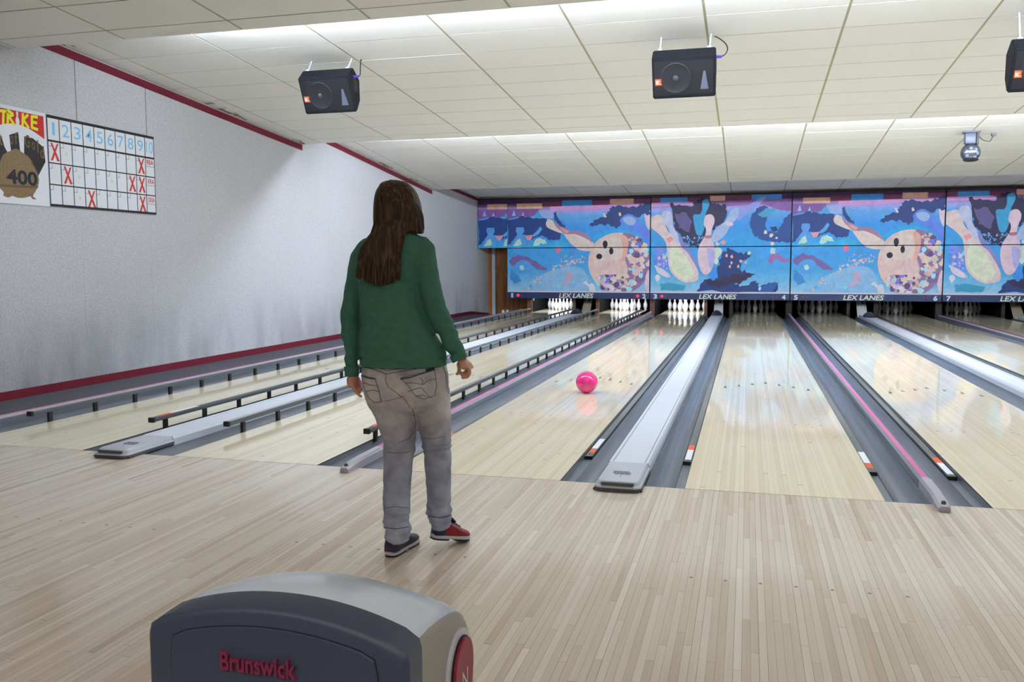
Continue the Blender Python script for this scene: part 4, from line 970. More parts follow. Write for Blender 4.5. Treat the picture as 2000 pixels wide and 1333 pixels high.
# ------------------------------------------------------------------ speakers hung from the second run of tiles
M_SPK = mat('speaker_carpet', (26, 28, 34), 0.9, spec=0.25, noise_amt=0.25, noise_scale=180); M_GRILLE = mat('speaker_grille', (20, 21, 27), 0.55, noise_amt=0.2, noise_scale=250)
def speaker(x0, z0, label, cable, rz=0.0, w=0.592):
    t = thing('hanging_speaker', label, 'speaker', (x0+w/2, 3.60, z0), (0, 0, rz), group='hanging speakers')
    pr = [(0, 0), (0.116, 0.106), (0.267, 0.006), (0.278, -0.21), (0.20, -0.335), (0.165, -0.345)]
    hw = w/2
    R = [[(x, y, z) for y, z in pr] for x in (-hw, hw)]
    b = MB().rings(R); bmx = bmesh.new(); vs = [bmx.verts.new(v) for v in b.v]
    for f in b.f: bmx.faces.new([vs[i] for i in f])
    bmesh.ops.bevel(bmx, geom=bmx.edges[:], offset=0.010, segments=2, affect='EDGES'); bmesh.ops.recalc_face_normals(bmx, faces=bmx.faces)
    me = bpy.data.meshes.new('cabinet'); bmx.to_mesh(me); bmx.free(); me.materials.append(M_SPK); link_obj('cabinet', me, t)
    ey = Vector((0, -0.165, 0.345)).normalized(); fr = frame((0, 0.0825, -0.1725), (1, 0, 0), ey)
    def fbox(a0, a1, b0, b1, d0, d1, nm, m, bev=0.0):
        q = MB().box(a0, a1, b0, b1, d0, d1, bev); q.v = [tuple(fr @ Vector(v)) for v in q.v]; return q.build(nm, m, t)
    fbox(-hw+0.022, hw-0.022, -0.160, 0.160, 0.0, 0.004, 'grille', M_GRILLE)
    def fl(profile, ca, cb, nm, m, n=28):
        q = MB().lathe(profile, n); q.v = [tuple(fr @ Vector((v[0]+ca, v[1]+cb, v[2]))) for v in q.v]; return q.build(nm, m, t, True, 35)
    fl([(0.142, 0.004), (0.146, 0.007), (0.138, 0.010), (0.130, 0.0065), (0.05, 0.005), (0.0001, 0.005)], -0.075, 0.0, 'woofer_ring', mat('woofer_black', (27, 28, 34), 0.55))
    fl([(0.026, 0.005), (0.024, 0.013), (0.012, 0.019), (0.0001, 0.021)], -0.075, 0.0, 'dust_cap', mat('dust_cap_grey', (62, 68, 74), 0.4))
    q = MB(); q.prism([(0.185, 0.055), (0.203, 0.055), (0.232, -0.115), (0.156, -0.115)], fr, 0.008); q.build('horn', mat('horn_grey', (96, 100, 116), 0.35), t)
    fbox(-0.268, -0.206, -0.062, 0.000, 0.004, 0.009, 'orange_badge', mat('badge_orange', (240, 96, 44), 0.5), 0.002)['label'] = 'small orange badge'
    q = MB()
    for a0, a1, b0, b1 in ((-0.259, -0.250, -0.046, -0.016), (-0.245, -0.236, -0.046, -0.016), (-0.259, -0.220, -0.049, -0.044), (-0.245, -0.224, -0.022, -0.017)): q.box(a0, a1, b0, b1, 0.0092, 0.0098)
    q.v = [tuple(fr @ Vector(v)) for v in q.v]; q.build('badge_mark', M_WHITE, t)
    # recessed side plate with its blue plug
    q = MB(); q.prism([(0.085, 0.03), (0.20, -0.02), (0.21, -0.14), (0.13, -0.13)], frame((hw+0.0005, 0, 0), (0, 1, 0), (0, 0, 1)), 0.004); q.build('side_plate', M_BLACK, t)
    q = MB().lathe([(0.0001, 0.05), (0.012, 0.05), (0.014, 0.0)], 10); q.v = [(hw+v[2]+0.004, 0.12+v[0], 0.01+v[1]) for v in q.v]; q.build('plug', mat('plug_blue', (70, 64, 190), 0.4), t)
    for hx in (-hw+0.068, hw-0.062):
        ztop = zrun(3.875, A2, C2)-z0
        lean = 0.03 if hx > 0 else 0.008
        q = MB().tube([(hx+lean*0.4, 0.19, ztop+0.003), (hx, 0.118, 0.105)], 0.0075, 6); q.box(hx-0.018, hx+0.018, 0.10, 0.13, 0.099, 0.112); q.build('hanger', mat('hanger_white', (214, 220, 232), 0.4), t)
    if cable:
        q = MB(); pts = [(hw-0.02, 0.26, zrun(3.86, A2, C2)-z0-0.004), (hw+0.03, 0.23, 0.20), (hw+0.085, 0.18, 0.14), (hw+0.105, 0.14, 0.08), (hw+0.085, 0.12, 0.03), (hw+0.05, 0.12, 0.01)]
        if cable == 2: pts = [(hw+0.03, 0.26, zrun(3.86, A2, C2)-z0-0.004), (hw+0.04, 0.22, 0.20), (hw+0.06, 0.16, 0.10), (hw+0.07, 0.13, 0.03), (hw+0.05, 0.12, 0.01)]
        q.tube(smooth_path(pts), 0.0055, 6); q.build('cable', M_BLACK, t, True)
    return t
def smooth_path(p, n=5):
    out = []
    for i in range(len(p)-1):
        p0 = Vector(p[max(i-1, 0)]); p1 = Vector(p[i]); p2 = Vector(p[i+1]); p3 = Vector(p[min(i+2, len(p)-1)])
        for k in range(n):
            t = k/n; out.append(0.5*((2*p1)+(p2-p0)*t+(2*p0-5*p1+4*p2-p3)*t*t+(3*p1-p0-3*p2+p3)*t**3))
    out.append(Vector(p[-1])); return out
speaker(-4.335, 3.232, 'black speaker with orange badge hanging nearer the white wall, its side plate in view', 2)
speaker(-0.605, 3.205, 'black speaker with orange badge hanging in mid ceiling, loose cable at its side', 1)
speaker(2.492, 3.105, 'black speaker cut off by the right picture edge', 0)

# effect light on the third run
t = thing('effect_light', 'small silver round effect light hanging from the ceiling at far right', 'lamp', (3.565, 9.92, 3.262))
t.scale = (1.18, 1.18, 1.18)
M_SILV = mat('silver_shell', (104, 110, 122), 0.28, metal=0.8)
MB().box(-0.10, 0.10, -0.06, 0.06, -0.02, 0.018, 0.005).build('ceiling_plate', M_GREYDARK, t)
MB().box(-0.075, 0.05, -0.05, 0.05, -0.16, -0.02, 0.01).build('yoke_box', mat('yoke_grey', (96, 102, 120), 0.4, metal=0.3), t, True)
MB().box(0.055, 0.085, -0.05, 0.05, -0.17, 0.0, 0.004).build('yoke_arm', M_BLACK, t)
bmx = bmesh.new(); bmesh.ops.create_uvsphere(bmx, u_segments=20, v_segments=12, radius=0.118)
for v in bmx.verts: v.co = Vector((v.co.x, v.co.y, v.co.z*1.02-0.27))
me = bpy.data.meshes.new('shell'); bmx.to_mesh(me); bmx.free(); me.materials.append(M_SILV); me.polygons.foreach_set('use_smooth', [True]*len(me.polygons)); link_obj('shell', me, t)
for k in range(7):
    a = 2*PI*k/7; r_ = 0.062
    q = MB().lathe([(0.0001, 0.006), (0.021, 0.004), (0.023, 0.0)], 10); d = Vector((r_*math.cos(a), -0.093, r_*math.sin(a)-0.02)).normalized()
    m = d.to_track_quat('Z', 'Y').to_matrix().to_4x4(); m.translation = Vector((0, 0, -0.27))+d*0.117
    q.v = [tuple(m @ Vector(v)) for v in q.v]; q.build('lens', mat('lens_glass', (120, 126, 142), 0.12), t)
q = MB().lathe([(0.075, 0.0), (0.095, 0.03), (0.06, 0.05), (0.0001, 0.055)], 16); q.v = [(v[0], v[1]-0.03, -0.345-v[2]*0.8) for v in q.v]; q.build('lower_rim', M_BLACK, t, True)
q = MB(); q.tube(smooth_path([(0.08, 0.02, -0.03), (0.14, 0.05, -0.10), (0.24, 0.10, -0.12), (0.29, 0.15, -0.05), (0.30, 0.16, -0.025)]), 0.006, 6); q.box(0.275, 0.325, 0.13, 0.19, -0.045, -0.012); q.build('cable', M_GREYDARK, t)

# ------------------------------------------------------------------ the pink ball
t = thing('bowling_ball', 'pink bowling ball rolling down the third lane', 'ball', (-1.186, 3.461, 0.1083))
bmx = bmesh.new(); bmesh.ops.create_uvsphere(bmx, u_segments=48, v_segments=32, radius=0.1083)
me = bpy.data.meshes.new('shell'); bmx.to_mesh(me); bmx.free(); me.polygons.foreach_set('use_smooth', [True]*len(me.polygons))
me.materials.append(mat('ball_pink', (238, 46, 136), 0.12, coat=0.6, noise_amt=0.22, noise_scale=14)); link_obj('shell', me, t)
for dx, dy, r_ in ((-0.020, 0.02, 0.0125), (0.022, 0.02, 0.0125), (0.0, -0.05, 0.014)):
    d = Vector((dx+0.05, dy+0.10, 0.10)).normalized(); m = d.to_track_quat('Z', 'Y').to_matrix().to_4x4(); m.translation = d*0.1062
    q = MB().lathe([(0.0001, 0.001), (r_*0.85, 0.001), (r_, 0.0022), (r_, 0.0)], 16); q.v = [tuple(m @ Vector(v)) for v in q.v]; q.build('finger_hole', M_BLACK, t)

# ------------------------------------------------------------------ ball-lift console in front of the camera
xc = -0.3625; hw = 0.2195
t = thing('ball_return', 'grey ball-return hood lettered Brunswick, cut by the bottom picture edge', 'machine', (xc, -3.80, 0.0))
M_HOODD = mat('hood_dark', (72, 82, 104), 0.42, bump=0.05, bump_scale=500); M_HOODLIT = mat('hood_crown_lit', (222, 236, 255), 0.18, spec=0.5); M_HOODSHADE = mat('hood_side_shaded', (172, 168, 162), 0.45, bump=0.04, bump_scale=500)
def arch(y, zedge, rise, w, z0, n=20, rr=0.02):
    pts = [(-w, y, z0)]
    pts += [(-w, y, zedge-rr)]
    for k in range(n+1):
        s = -1+2*k/n; x = s*(w-0.004); pts.append((x, y, zedge+rise*(1-abs(s)**2.1)-(0.006 if k in (0, n) else 0)))
    pts += [(w, y, zedge-rr), (w, y, z0)]
    return pts
zb = 0.10
MB().rings([arch(0.0, 0.704, 0.043, hw-0.010, zb), arch(0.004, 0.711, 0.043, hw-0.004, zb), arch(0.010, 0.7145, 0.043, hw, zb), arch(0.058, 0.7175, 0.043, hw, zb)]).build('front_bezel', M_HOODD, t, True, 32)
# raised face plate inside the bezel
def plate(y, w, zt, rise, z0): return [(-w, y, z0)]+[(w*(1 if k in (0, 16) else 0.985 if k in (1, 15) else 1)*(-1 if k == 0 else 1 if k == 16 else -0.985+1.97*(k-1)/14), y, zt+rise*(1-(-1+2*k/16)**2)-(0.022 if k in (0, 16) else 0.004 if k in (1, 15) else 0)) for k in range(17)]+[(w, y, z0)]
MB().rings([plate(-0.0035, 0.172, 0.692, 0.034, 0.2), plate(-0.0015, 0.1735, 0.6935, 0.034, 0.2), plate(0.002, 0.1735, 0.6935, 0.034, 0.2)], True, False).build('face_plate', M_HOODD, t, True, 30)
MB().rings([plate(-0.0006, 0.1747, 0.6947, 0.034, 0.197), plate(0.002, 0.1747, 0.6947, 0.034, 0.197)], True, False).build('face_groove', mat('groove_dark', (40, 43, 52), 0.5), t)
sl = [(0.0582, 0.716), (0.10, 0.7145), (0.15, 0.709), (0.20, 0.700), (0.235, 0.689), (0.265, 0.671), (0.288, 0.647), (0.303, 0.615), (0.312, 0.575), (0.316, 0.52), (0.322, 0.40), (0.335, 0.12)]
R = []
for y, ze in sl:
    R.append(arch(y, ze, 0.043-0.03*max(0, (y-0.2))/0.12 if y < 0.32 else 0.01, hw-0.002, zb))
mbh = MB().rings(R, True, True)
# one grey hood: beige shade painted on its sides, bluish reflection on the crown
npt = len(R[0]); mi = []
for f in mbh.f:
    vs = [mbh.v[i] for i in f]; side = all(abs(abs(v[0])-(hw-0.002)) < 0.0045 for v in vs)
    mi.append(1 if side else 0)
mbh.mi = mi
mbh.build('crown_cover', [M_HOODLIT, M_HOODSHADE], t, True, 50)
MB().box(-hw+0.01, hw-0.01, 0.02, 0.31, 0.0, 0.10).build('plinth', M_GREYDARK, t)
mb = MB(); put_text(mb, 'Brunswick', frame((0, -0.0036, 0.6715), (1, 0, 0.0), (0, 0, 1)), -0.018, 0.0, 0.030, 0.003, bold=0.022, width=0.127, extrude=0.09)
mb.build('lettering', mat('crimson_letter', (142, 54, 88), 0.4), t)
# oval crimson badge on the side panel
fs = frame((hw-0.002, 0.225, 0.575), (0, 1, 0), (0, 0, 1))
def egg(a, b, n=28): return [(a*math.cos(2*PI*k/n)*(1+0.12*math.sin(2*PI*k/n))+0.10*b*math.sin(2*PI*k/n)*0.6, b*math.sin(2*PI*k/n)) for k in range(n)]
q = MB(); q.prism(egg(0.060, 0.078), fs, 0.006); q.build('badge_ring', M_GREYLIGHT, t)
q = MB(); q.prism(egg(0.050, 0.067), fs, 0.009); q.build('badge_gap', M_BLACK, t)
q = MB(); q.prism(egg(0.047, 0.064), fs, 0.014); q.build('badge_pad', mat('badge_crimson', (158, 40, 66), 0.45), t)['label'] = 'crimson oval badge'
q = MB(); put_text(q, 'N', fs, 0.0, -0.005, 0.034, 0.0146, bold=0.0, width=0.028); q.build('badge_letter', M_GREYLIGHT, t)

# ------------------------------------------------------------------ small things at the far end of lane 1
t = thing('floor_bracket', 'small white M-shaped bracket at the foot of the brown door', 'bracket', (-5.75, 16.9, -0.099))
for s in (-1, 1): MB().prism([(s*0.10, 0.0), (s*0.06, 0.0), (s*0.015, 0.11), (s*0.045, 0.17), (s*0.085, 0.17)], frame((0, 0, 0.001), (1, 0, 0), (0, 0, 1)), 0.03).build('leaf', M_WHITE, t)
MB().box(-0.10, 0.10, -0.03, 0.0, 0.0, 0.012).build('base', M_WHITE, t)
t = thing('post_sensor', 'tiny white sensor box on the kickback post by the brown door', 'sensor', (-5.10, 17.40, 0.30))
MB().box(-0.039, -0.005, -0.02, 0.03, 0.0, 0.09, 0.006).build('housing', M_WHITE, t, True)
MB().box(-0.03, -0.014, -0.022, -0.02, 0.015, 0.04).build('lens', M_BLACK, t)
# ------------------------------------------------------------------ the bowler
D0 = 3.735
PB = Vector((-1.12, -1.45, 0.0))
person = thing('person', 'woman with long brown hair, green sweater and faded grey jeans, seen from behind mid-step', 'person', PB)
RX = Vector((math.cos(YAW), math.sin(YAW), 0)); FY = Vector((-math.sin(YAW), math.cos(YAW), 0)); UZ = Vector((0, 0, 1))
def G(px, py, dv=0.0): return at_depth(px, py, D0+dv)-PB
def S_(dv=0.0): return (D0+dv)/FPX         # metres per measured pixel
def oval(c, a, b, ux, uy, n=28, p=2.3):
    out = []
    for k in range(n):
        t = 2*PI*k/n; ct, st = math.cos(t), math.sin(t)
        x = math.copysign(abs(ct)**(2/p), ct); y = math.copysign(abs(st)**(2/p), st)
        out.append(c+ux*a*x+uy*b*y)
    return out
def body_ring(py, l, r, hd, dv=0.0, n=28, p=2.3, yaw=0.0):
    c = G((l+r)/2, py, dv); a = (r-l)/2*S_(dv)
    ux = RX*math.cos(yaw)+FY*math.sin(yaw); uy = FY*math.cos(yaw)-RX*math.sin(yaw)
    return oval(c, a, hd, ux, uy, n, p)
def limb(mb, pts, n=16):
    """pts: (px, py, dv, radius)"""
    mb.tube([G(a, b, c) for a, b, c, _ in pts], [q[3] for q in pts], n)
def fuse(mb, voxel, smooth_it=4, name='fused'):
    me = mb.mesh(name); o = bpy.data.objects.new(name, me); COL.objects.link(o)
    m = o.modifiers.new('r', 'REMESH'); m.mode = 'VOXEL'; m.voxel_size = voxel
    s = o.modifiers.new('s', 'SMOOTH'); s.iterations = smooth_it; s.factor = 0.5
    dg = bpy.context.evaluated_depsgraph_get(); out = bpy.data.meshes.new_from_object(o.evaluated_get(dg))
    bpy.data.objects.remove(o); bpy.data.meshes.remove(me)
    out.polygons.foreach_set('use_smooth', [True]*len(out.polygons)); return out
def displace(me, fn):
    n = len(me.vertices); co = np.empty(n*3); me.vertices.foreach_get('co', co); no = np.empty(n*3); me.vertices.foreach_get('normal', no)
    co = co.reshape(-1, 3); no = no.reshape(-1, 3); d = fn(co, no); co += no*d[:, None]
    me.vertices.foreach_set('co', co.ravel()); me.update()

M_SKIN = mat('skin', (206, 148, 122), 0.5, noise_amt=0.06, noise_scale=30)
M_SWEAT = mat('green_knit', (74, 122, 105), 0.95, spec=0.15, noise_amt=0.10, noise_scale=40, bump=0.25, bump_scale=420)

def jeans_material():
    m = bpy.data.materials.new('faded_denim'); m.use_nodes = True; nt = m.node_tree; N = nt.nodes; Lk = nt.links; b = N['Principled BSDF']
    tc = N.new('ShaderNodeTexCoord'); sp = N.new('ShaderNodeSeparateXYZ'); Lk.new(tc.outputs['Object'], sp.inputs[0])
    cr = N.new('ShaderNodeValToRGB'); e = cr.color_ramp.elements
    e[0].position = 0.0; e[0].color = rgb(184, 190, 208); e[1].position = 0.9; e[1].color = rgb(190, 186, 186)
    k = e.new(0.35); k.color = rgb(172, 176, 192); k = e.new(0.50); k.color = rgb(172, 174, 186); k = e.new(0.62); k.color = rgb(204, 199, 198); k = e.new(0.74); k.color = rgb(208, 202, 200)
    Lk.new(sp.outputs[2], cr.inputs[0])
    n1 = N.new('ShaderNodeTexNoise'); n1.inputs['Scale'].default_value = 13; n1.inputs['Detail'].default_value = 6; Lk.new(tc.outputs['Object'], n1.inputs['Vector'])
    n2 = N.new('ShaderNodeTexNoise'); n2.inputs['Scale'].default_value = 420; Lk.new(tc.outputs['Object'], n2.inputs['Vector'])
    mx = N.new('ShaderNodeMix'); mx.data_type = 'RGBA'; mx.blend_type = 'MULTIPLY'; mx.inputs[0].default_value = 0.75
    g2 = N.new('ShaderNodeValToRGB'); g2.color_ramp.elements[0].position = 0.3; g2.color_ramp.elements[0].color = (0.42, 0.43, 0.5, 1); g2.color_ramp.elements[1].position = 0.65; g2.color_ramp.elements[1].color = (1, 1, 1, 1)
    Lk.new(n1.outputs['Fac'], g2.inputs[0]); Lk.new(cr.outputs[0], mx.inputs[6]); Lk.new(g2.outputs[0], mx.inputs[7]); Lk.new(mx.outputs[2], b.inputs['Base Color'])
    b.inputs['Roughness'].default_value = 0.95; b.inputs['Specular IOR Level'].default_value = 0.1
    bp = N.new('ShaderNodeBump'); bp.inputs['Strength'].default_value = 0.25; bp.inputs['Distance'].default_value = 0.004; Lk.new(n2.outputs['Fac'], bp.inputs['Height']); Lk.new(bp.outputs[0], b.inputs['Normal'])
    return m
M_JEAN = jeans_material()

# measured outlines -------------------------------------------------
HIP = 0.05
ARM_R = [(812, 472, 0.01, 0.030), (819, 478, 0.0, 0.047), (825, 488, -0.01, 0.055), (832, 522, -0.03, 0.050), (840, 565, -0.03, 0.049), (851, 604, -0.025, 0.047), (869, 642, -0.01, 0.041), (884, 670, 0.0, 0.037), (896, 695, 0.0, 0.031)]
ARM_L = [(734, 474, 0.02, 0.030), (728, 479, 0.025, 0.047), (721, 489, 0.03, 0.056), (708, 508, 0.04, 0.054), (700, 530, 0.05, 0.050), (695, 553, 0.06, 0.045), (688, 585, 0.06, 0.043), (683, 617, 0.06, 0.042), (684, 650, 0.05, 0.038), (685, 695, 0.05, 0.035), (686, 731, 0.05, 0.027)]

# body: one continuous skin surface (head, neck, trunk, arms with hands, legs)
mb = MB()
HX, HY, HD = 776, 404, 0.03                                  # head centre
hs = S_(HD)
def head_ring(z, a, bf, bb, off=0.0):
    c = G(HX, HY, HD)+UZ*z; out = []
    for k in range(28):
        t = 2*PI*k/28; x = math.cos(t); y = math.sin(t)
        out.append(c+RX*a*x+FY*((bf if y > 0 else bb)*y+off))
    return out
mb.rings([head_ring(z, a, f_, b_, o_) for z, a, f_, b_, o_ in ((0.112, .012, .012, .012, 0), (0.106, .036, .045, .045, 0), (0.088, .058, .072, .075, 0), (0.055, .071, .088, .092, 0), (0.015, .0745, .094, .096, 0), (-0.02, .072, .093, .090, 0), (-0.05, .066, .093, .074, 0), (-0.08, .054, .092, .050, 0), (-0.10, .038, .084, .030, 0.006), (-0.112, .020, .060, .010, 0.014))])
hc = G(HX, HY, HD)
FACE = hc+FY*0.092
def ball_mesh(c, rx, ry, rz, n=12):
    R = []
    for i in range(n+1):
        th = PI*i/n; s = max(0.02, math.sin(th))
        R.append([c+RX*rx*s*math.cos(2*PI*j/14)+FY*ry*s*math.sin(2*PI*j/14)+UZ*rz*math.cos(th) for j in range(14)])
    return R
mb.rings(ball_mesh(FACE+UZ*(-0.022)+FY*0.012, 0.014, 0.016, 0.012))              # nose tip
mb.tube([FACE+UZ*0.012, FACE+UZ*(-0.012)+FY*0.008, FACE+UZ*(-0.022)+FY*0.014], [0.008, 0.010, 0.012], 10)
mb.tube([FACE+RX*-0.045+UZ*0.024+FY*-0.016, FACE+UZ*0.026+FY*-0.003, FACE+RX*0.045+UZ*0.024+FY*-0.016], [0.008, 0.010, 0.008], 8)   # brow
mb.rings(ball_mesh(FACE+UZ*(-0.094)+FY*-0.012, 0.022, 0.016, 0.014))             # chin
mb.tube([FACE+RX*-0.02+UZ*-0.056+FY*-0.004, FACE+UZ*-0.055+FY*0.003, FACE+RX*0.02+UZ*-0.056+FY*-0.004], [0.005, 0.0075, 0.005], 8)
for s in (-1, 1): mb.rings(ball_mesh(hc+RX*s*0.075+UZ*-0.012+FY*-0.006, 0.010, 0.018, 0.030))     # ears
mb.rings([oval(hc+UZ*-0.06+FY*-0.005, .050, .052, RX, FY), oval(hc+UZ*-0.11+FY*-0.015, .047, .050, RX, FY), oval(hc+UZ*-0.15+FY*-0.022, .055, .055, RX, FY), oval(hc+UZ*-0.19+FY*-0.025, .10, .075, RX, FY)])
mb.rings([body_ring(py, l+7, r-7, hd-0.018, dv) for py, l, r, hd, dv in ((470, 722, 828, .085, 0), (500, 708, 832, .10, 0), (560, 712, 830, .105, .01), (620, 714, 832, .10, .02), (680, 712, 856, .11, .03), (730, 712, 870, .115, HIP), (790, 720, 876, .11, HIP))])
for arm in (ARM_R, ARM_L): limb(mb, [(a, b, c, r*0.72) for a, b, c, r in arm])
LEG_L = [(762, 770, HIP, .066), (772, 830, .05, .062), (778, 880, .04, .052), (777, 930, .03, .048), (775, 985, .02, .042), (776, 1035, .01, .034), (780, 1062, .01, .032)]
LEG_R = [(838, 770, HIP+.01, .070), (846, 830, .08, .062), (852, 880, .11, .052), (855, 930, .13, .048), (857, 980, .16, .042), (860, 1015, .18, .034), (866, 1034, .18, .032)]
limb(mb, LEG_L); limb(mb, LEG_R)
# hands: a palm with five separate, unequal, bent fingers; pixel paths measured on the two hands
def hr(zx, zy, dv): return (860+zx/19.04, 680+zy/19.04, dv)
def hl(zx, zy, dv): return (660+zx/19.04, 720+zy/19.04, dv)
def finger(mb, pts, r0, r1):
    P_ = smooth_path([G(*p) for p in pts], 4); n = len(P_)
    mb.tube(P_, [r0+(r1-r0)*k/(n-1) for k in range(n-1)]+[r1*0.6], 10)
def palm(mb, rows):
    R = []
    for (c, ax, a, bx, b) in rows: R.append([G(*c)+ax*a*math.cos(2*PI*k/16)+bx*b*math.sin(2*PI*k/16) for k in range(16)])
    mb.rings(R)
ax = (RX*0.55+FY*0.83).normalized(); bx = (RX*0.83-FY*0.55).normalized()
palm(mb, [(hr(760, 360, 0.0), RX, .026, FY, .022), (hr(830, 440, 0.0), ax, .026, bx, .020), (hr(930, 560, 0.0), ax, .036, bx, .018), (hr(1000, 700, 0.0), ax, .040, bx, .016), (hr(1030, 790, 0.0), ax, .038, bx, .013)])
finger(mb, [hr(1030, 740, -.030), hr(1090, 880, -.036), hr(1030, 1030, -.036), hr(900, 1100, -.030), hr(790, 1125, -.026)], .0088, .0066)      # little
finger(mb, [hr(1050, 760, -.010), hr(1085, 930, -.012), hr(1000, 1070, -.010), hr(870, 1085, -.008), hr(780, 1060, -.006)], .0095, .0072)      # ring
finger(mb, [hr(1040, 760, .010), hr(1050, 900, .014), hr(960, 1020, .016), hr(850, 1010, .014), hr(760, 980, .012)], .0098, .0074)             # middle
finger(mb, [hr(1000, 740, .030), hr(980, 850, .038), hr(890, 930, .040), hr(800, 960, .038), hr(745, 1010, .036)], .0095, .0070)             # index
finger(mb, [hr(800, 470, .012), hr(700, 600, .030), hr(705, 760, .040), hr(690, 900, .044), hr(580, 1005, .046)], .0120, .0072)                # thumb
ax = (RX*0.5+FY*0.86).normalized(); bx = (RX*0.86-FY*0.5).normalized()
palm(mb, [(hl(540, 180, 0.05), RX, .024, FY, .021), (hl(560, 280, 0.05), ax, .028, bx, .021), (hl(560, 420, 0.05), ax, .036, bx, .022), (hl(590, 580, 0.05), ax, .040, bx, .019), (hl(640, 700, 0.05), ax, .036, bx, .014)])
finger(mb, [hl(560, 620, 0.022), hl(600, 760, 0.018), hl(680, 880, 0.018), hl(790, 990, 0.020), hl(905, 1075, 0.022)], .0088, .0058)          # little
finger(mb, [hl(600, 640, 0.040), hl(660, 790, 0.038), hl(760, 850, 0.038), hl(830, 800, 0.040), hl(860, 740, 0.042)], .0095, .0072)
finger(mb, [hl(620, 640, 0.058), hl(690, 770, 0.060), hl(800, 800, 0.062), hl(880, 770, 0.062), hl(900, 700, 0.060)], .0098, .0072)
finger(mb, [hl(640, 620, 0.078), hl(720, 730, 0.084), hl(840, 760, 0.086), hl(960, 730, 0.084), hl(1020, 690, 0.080)], .0095, .0066)
finger(mb, [hl(620, 330, 0.075), hl(740, 400, 0.095), hl(800, 520, 0.100), hl(840, 620, 0.098), hl(850, 690, 0.090)], .0120, .0078)           # thumb
body_me = fuse(mb, 0.0042, 2, 'body'); body_me.materials.append(M_SKIN); link_obj('body', body_me, person)
for s in (-1, 1):
    q = MB(); q.rings(ball_mesh(FACE+RX*s*0.032+UZ*0.006+FY*-0.016, 0.0125, 0.0125, 0.0115)); e = q.build('eye', mat('eye_white', (232, 230, 226), 0.2), person, True)
    q = MB(); q.rings(ball_mesh(FACE+RX*s*0.032+UZ*0.006+FY*-0.0075, 0.0055, 0.0045, 0.0055)); q.build('iris', mat('iris_brown', (72, 48, 30), 0.2), e, True)
q = MB(); q.tube([FACE+RX*-0.022+UZ*-0.056+FY*-0.001, FACE+UZ*-0.055+FY*0.0065, FACE+RX*0.022+UZ*-0.056+FY*-0.001], [0.003, 0.0065, 0.003], 8); q.build('lips', mat('lips', (176, 96, 92), 0.4), person, True)

# sweater
mb = MB()
mb.rings([body_ring(*a) for a in ((449, 757, 802, .055, -.005), (456, 745, 812, .068, -.005), (464, 728, 826, .080, -.005), (476, 710, 838, .094, 0), (495, 701, 842, .106, 0), (530, 700, 822, .116, .005), (570, 702, 822, .118, .01), (605, 704, 830, .114, .02), (640, 704, 846, .116, .025), (668, 703, 858, .124, .03), (690, 703, 868, .130, .035), (704, 704, 872, .131, .04), (711, 706, 871, .128, .04), (712.5, 712, 866, .12, .04))])
limb(mb, ARM_R, 20); limb(mb, ARM_L, 20)
limb(mb, [(896, 694, 0.0, .0345), (898, 702, 0.0, .0335), (899, 704, 0.0, .031)], 20)
sw = fuse(mb, 0.007, 5, 'sweater')
def folds(co, no):
    d = np.zeros(len(co))
    for i, (x, y, z) in enumerate(co):
        p = Vector((x, y, z))
        a = noise.noise(Vector((x*6+2, y*6, z*13)))
        b = noise.noise(Vector((x*15, y*15, z*34+5)))
        low = max(0.0, min(1.0, (1.12-z)/0.25))
        d[i] = 0.009*a*(0.5+low)+0.004*b*(0.6+low)+0.005*math.sin(z*75+5*a+x*9)*max(0.0, 1-abs(z-0.95)/0.10)*0.6
    return d
displace(sw, folds); sw.materials.append(M_SWEAT); sweater = link_obj('sweater', sw, person)
# ribbed hem and cuffs
q = MB(); q.rings([body_ring(699, 702.4, 873.2, .1335, .04, 40), body_ring(712.8, 704.6, 872.4, .1315, .04, 40)], False, False)
q.rings([body_ring(712.8, 704.6, 872.4, .1315, .04, 40), body_ring(712.9, 710, 867, .121, .04, 40)], False, False); q.build('hem_band', M_SWEAT, sweater, True)
for pts in ([(893, 691, 0, .0368), (898.5, 704, 0, .0345)], [(687, 716, .05, .0335), (687.3, 735, .05, .0300)]):
    q = MB(); q.tube([G(a, b, c) for a, b, c, r in pts], [r for *_, r in pts], 24); q.build('cuff', M_SWEAT, sweater, True)

# jeans
mb = MB()
mb.rings([body_ring(*a) for a in ((694, 711, 866, .112, .04), (712, 707, 872, .120, .045), (732, 706.5, 876, .130, .04), (752, 708, 878, .136, .035), (770, 712, 879, .136, .035), (786, 718, 880, .126, .045), (796, 724, 880, .110, .055), (803, 735, 878, .085, .06))])
def leg(rows): mb.rings([body_ring(py, l, r, hd, dv, 24, 2.0) for py, l, r, hd, dv in rows])
leg([(762, 711, 800, .100, .04), (790, 721, 809, .100, .045), (812, 731, 812, .094, .045), (838, 741, 813, .086, .045), (862, 748, 812.5, .078, .045), (880, 750, 810.5, .072, .04), (905, 750.5, 807, .068, .035), (935, 748.5, 804, .068, .03), (965, 748, 802, .066, .025), (995, 748, 801, .062, .02), (1015, 749, 800, .060, .015), (1026, 748.5, 803, .063, .012), (1036, 751, 802, .058, .01), (1047, 752.5, 801, .058, .01), (1054, 753, 801, .057, .01), (1057, 757, 797, .050, .01)])
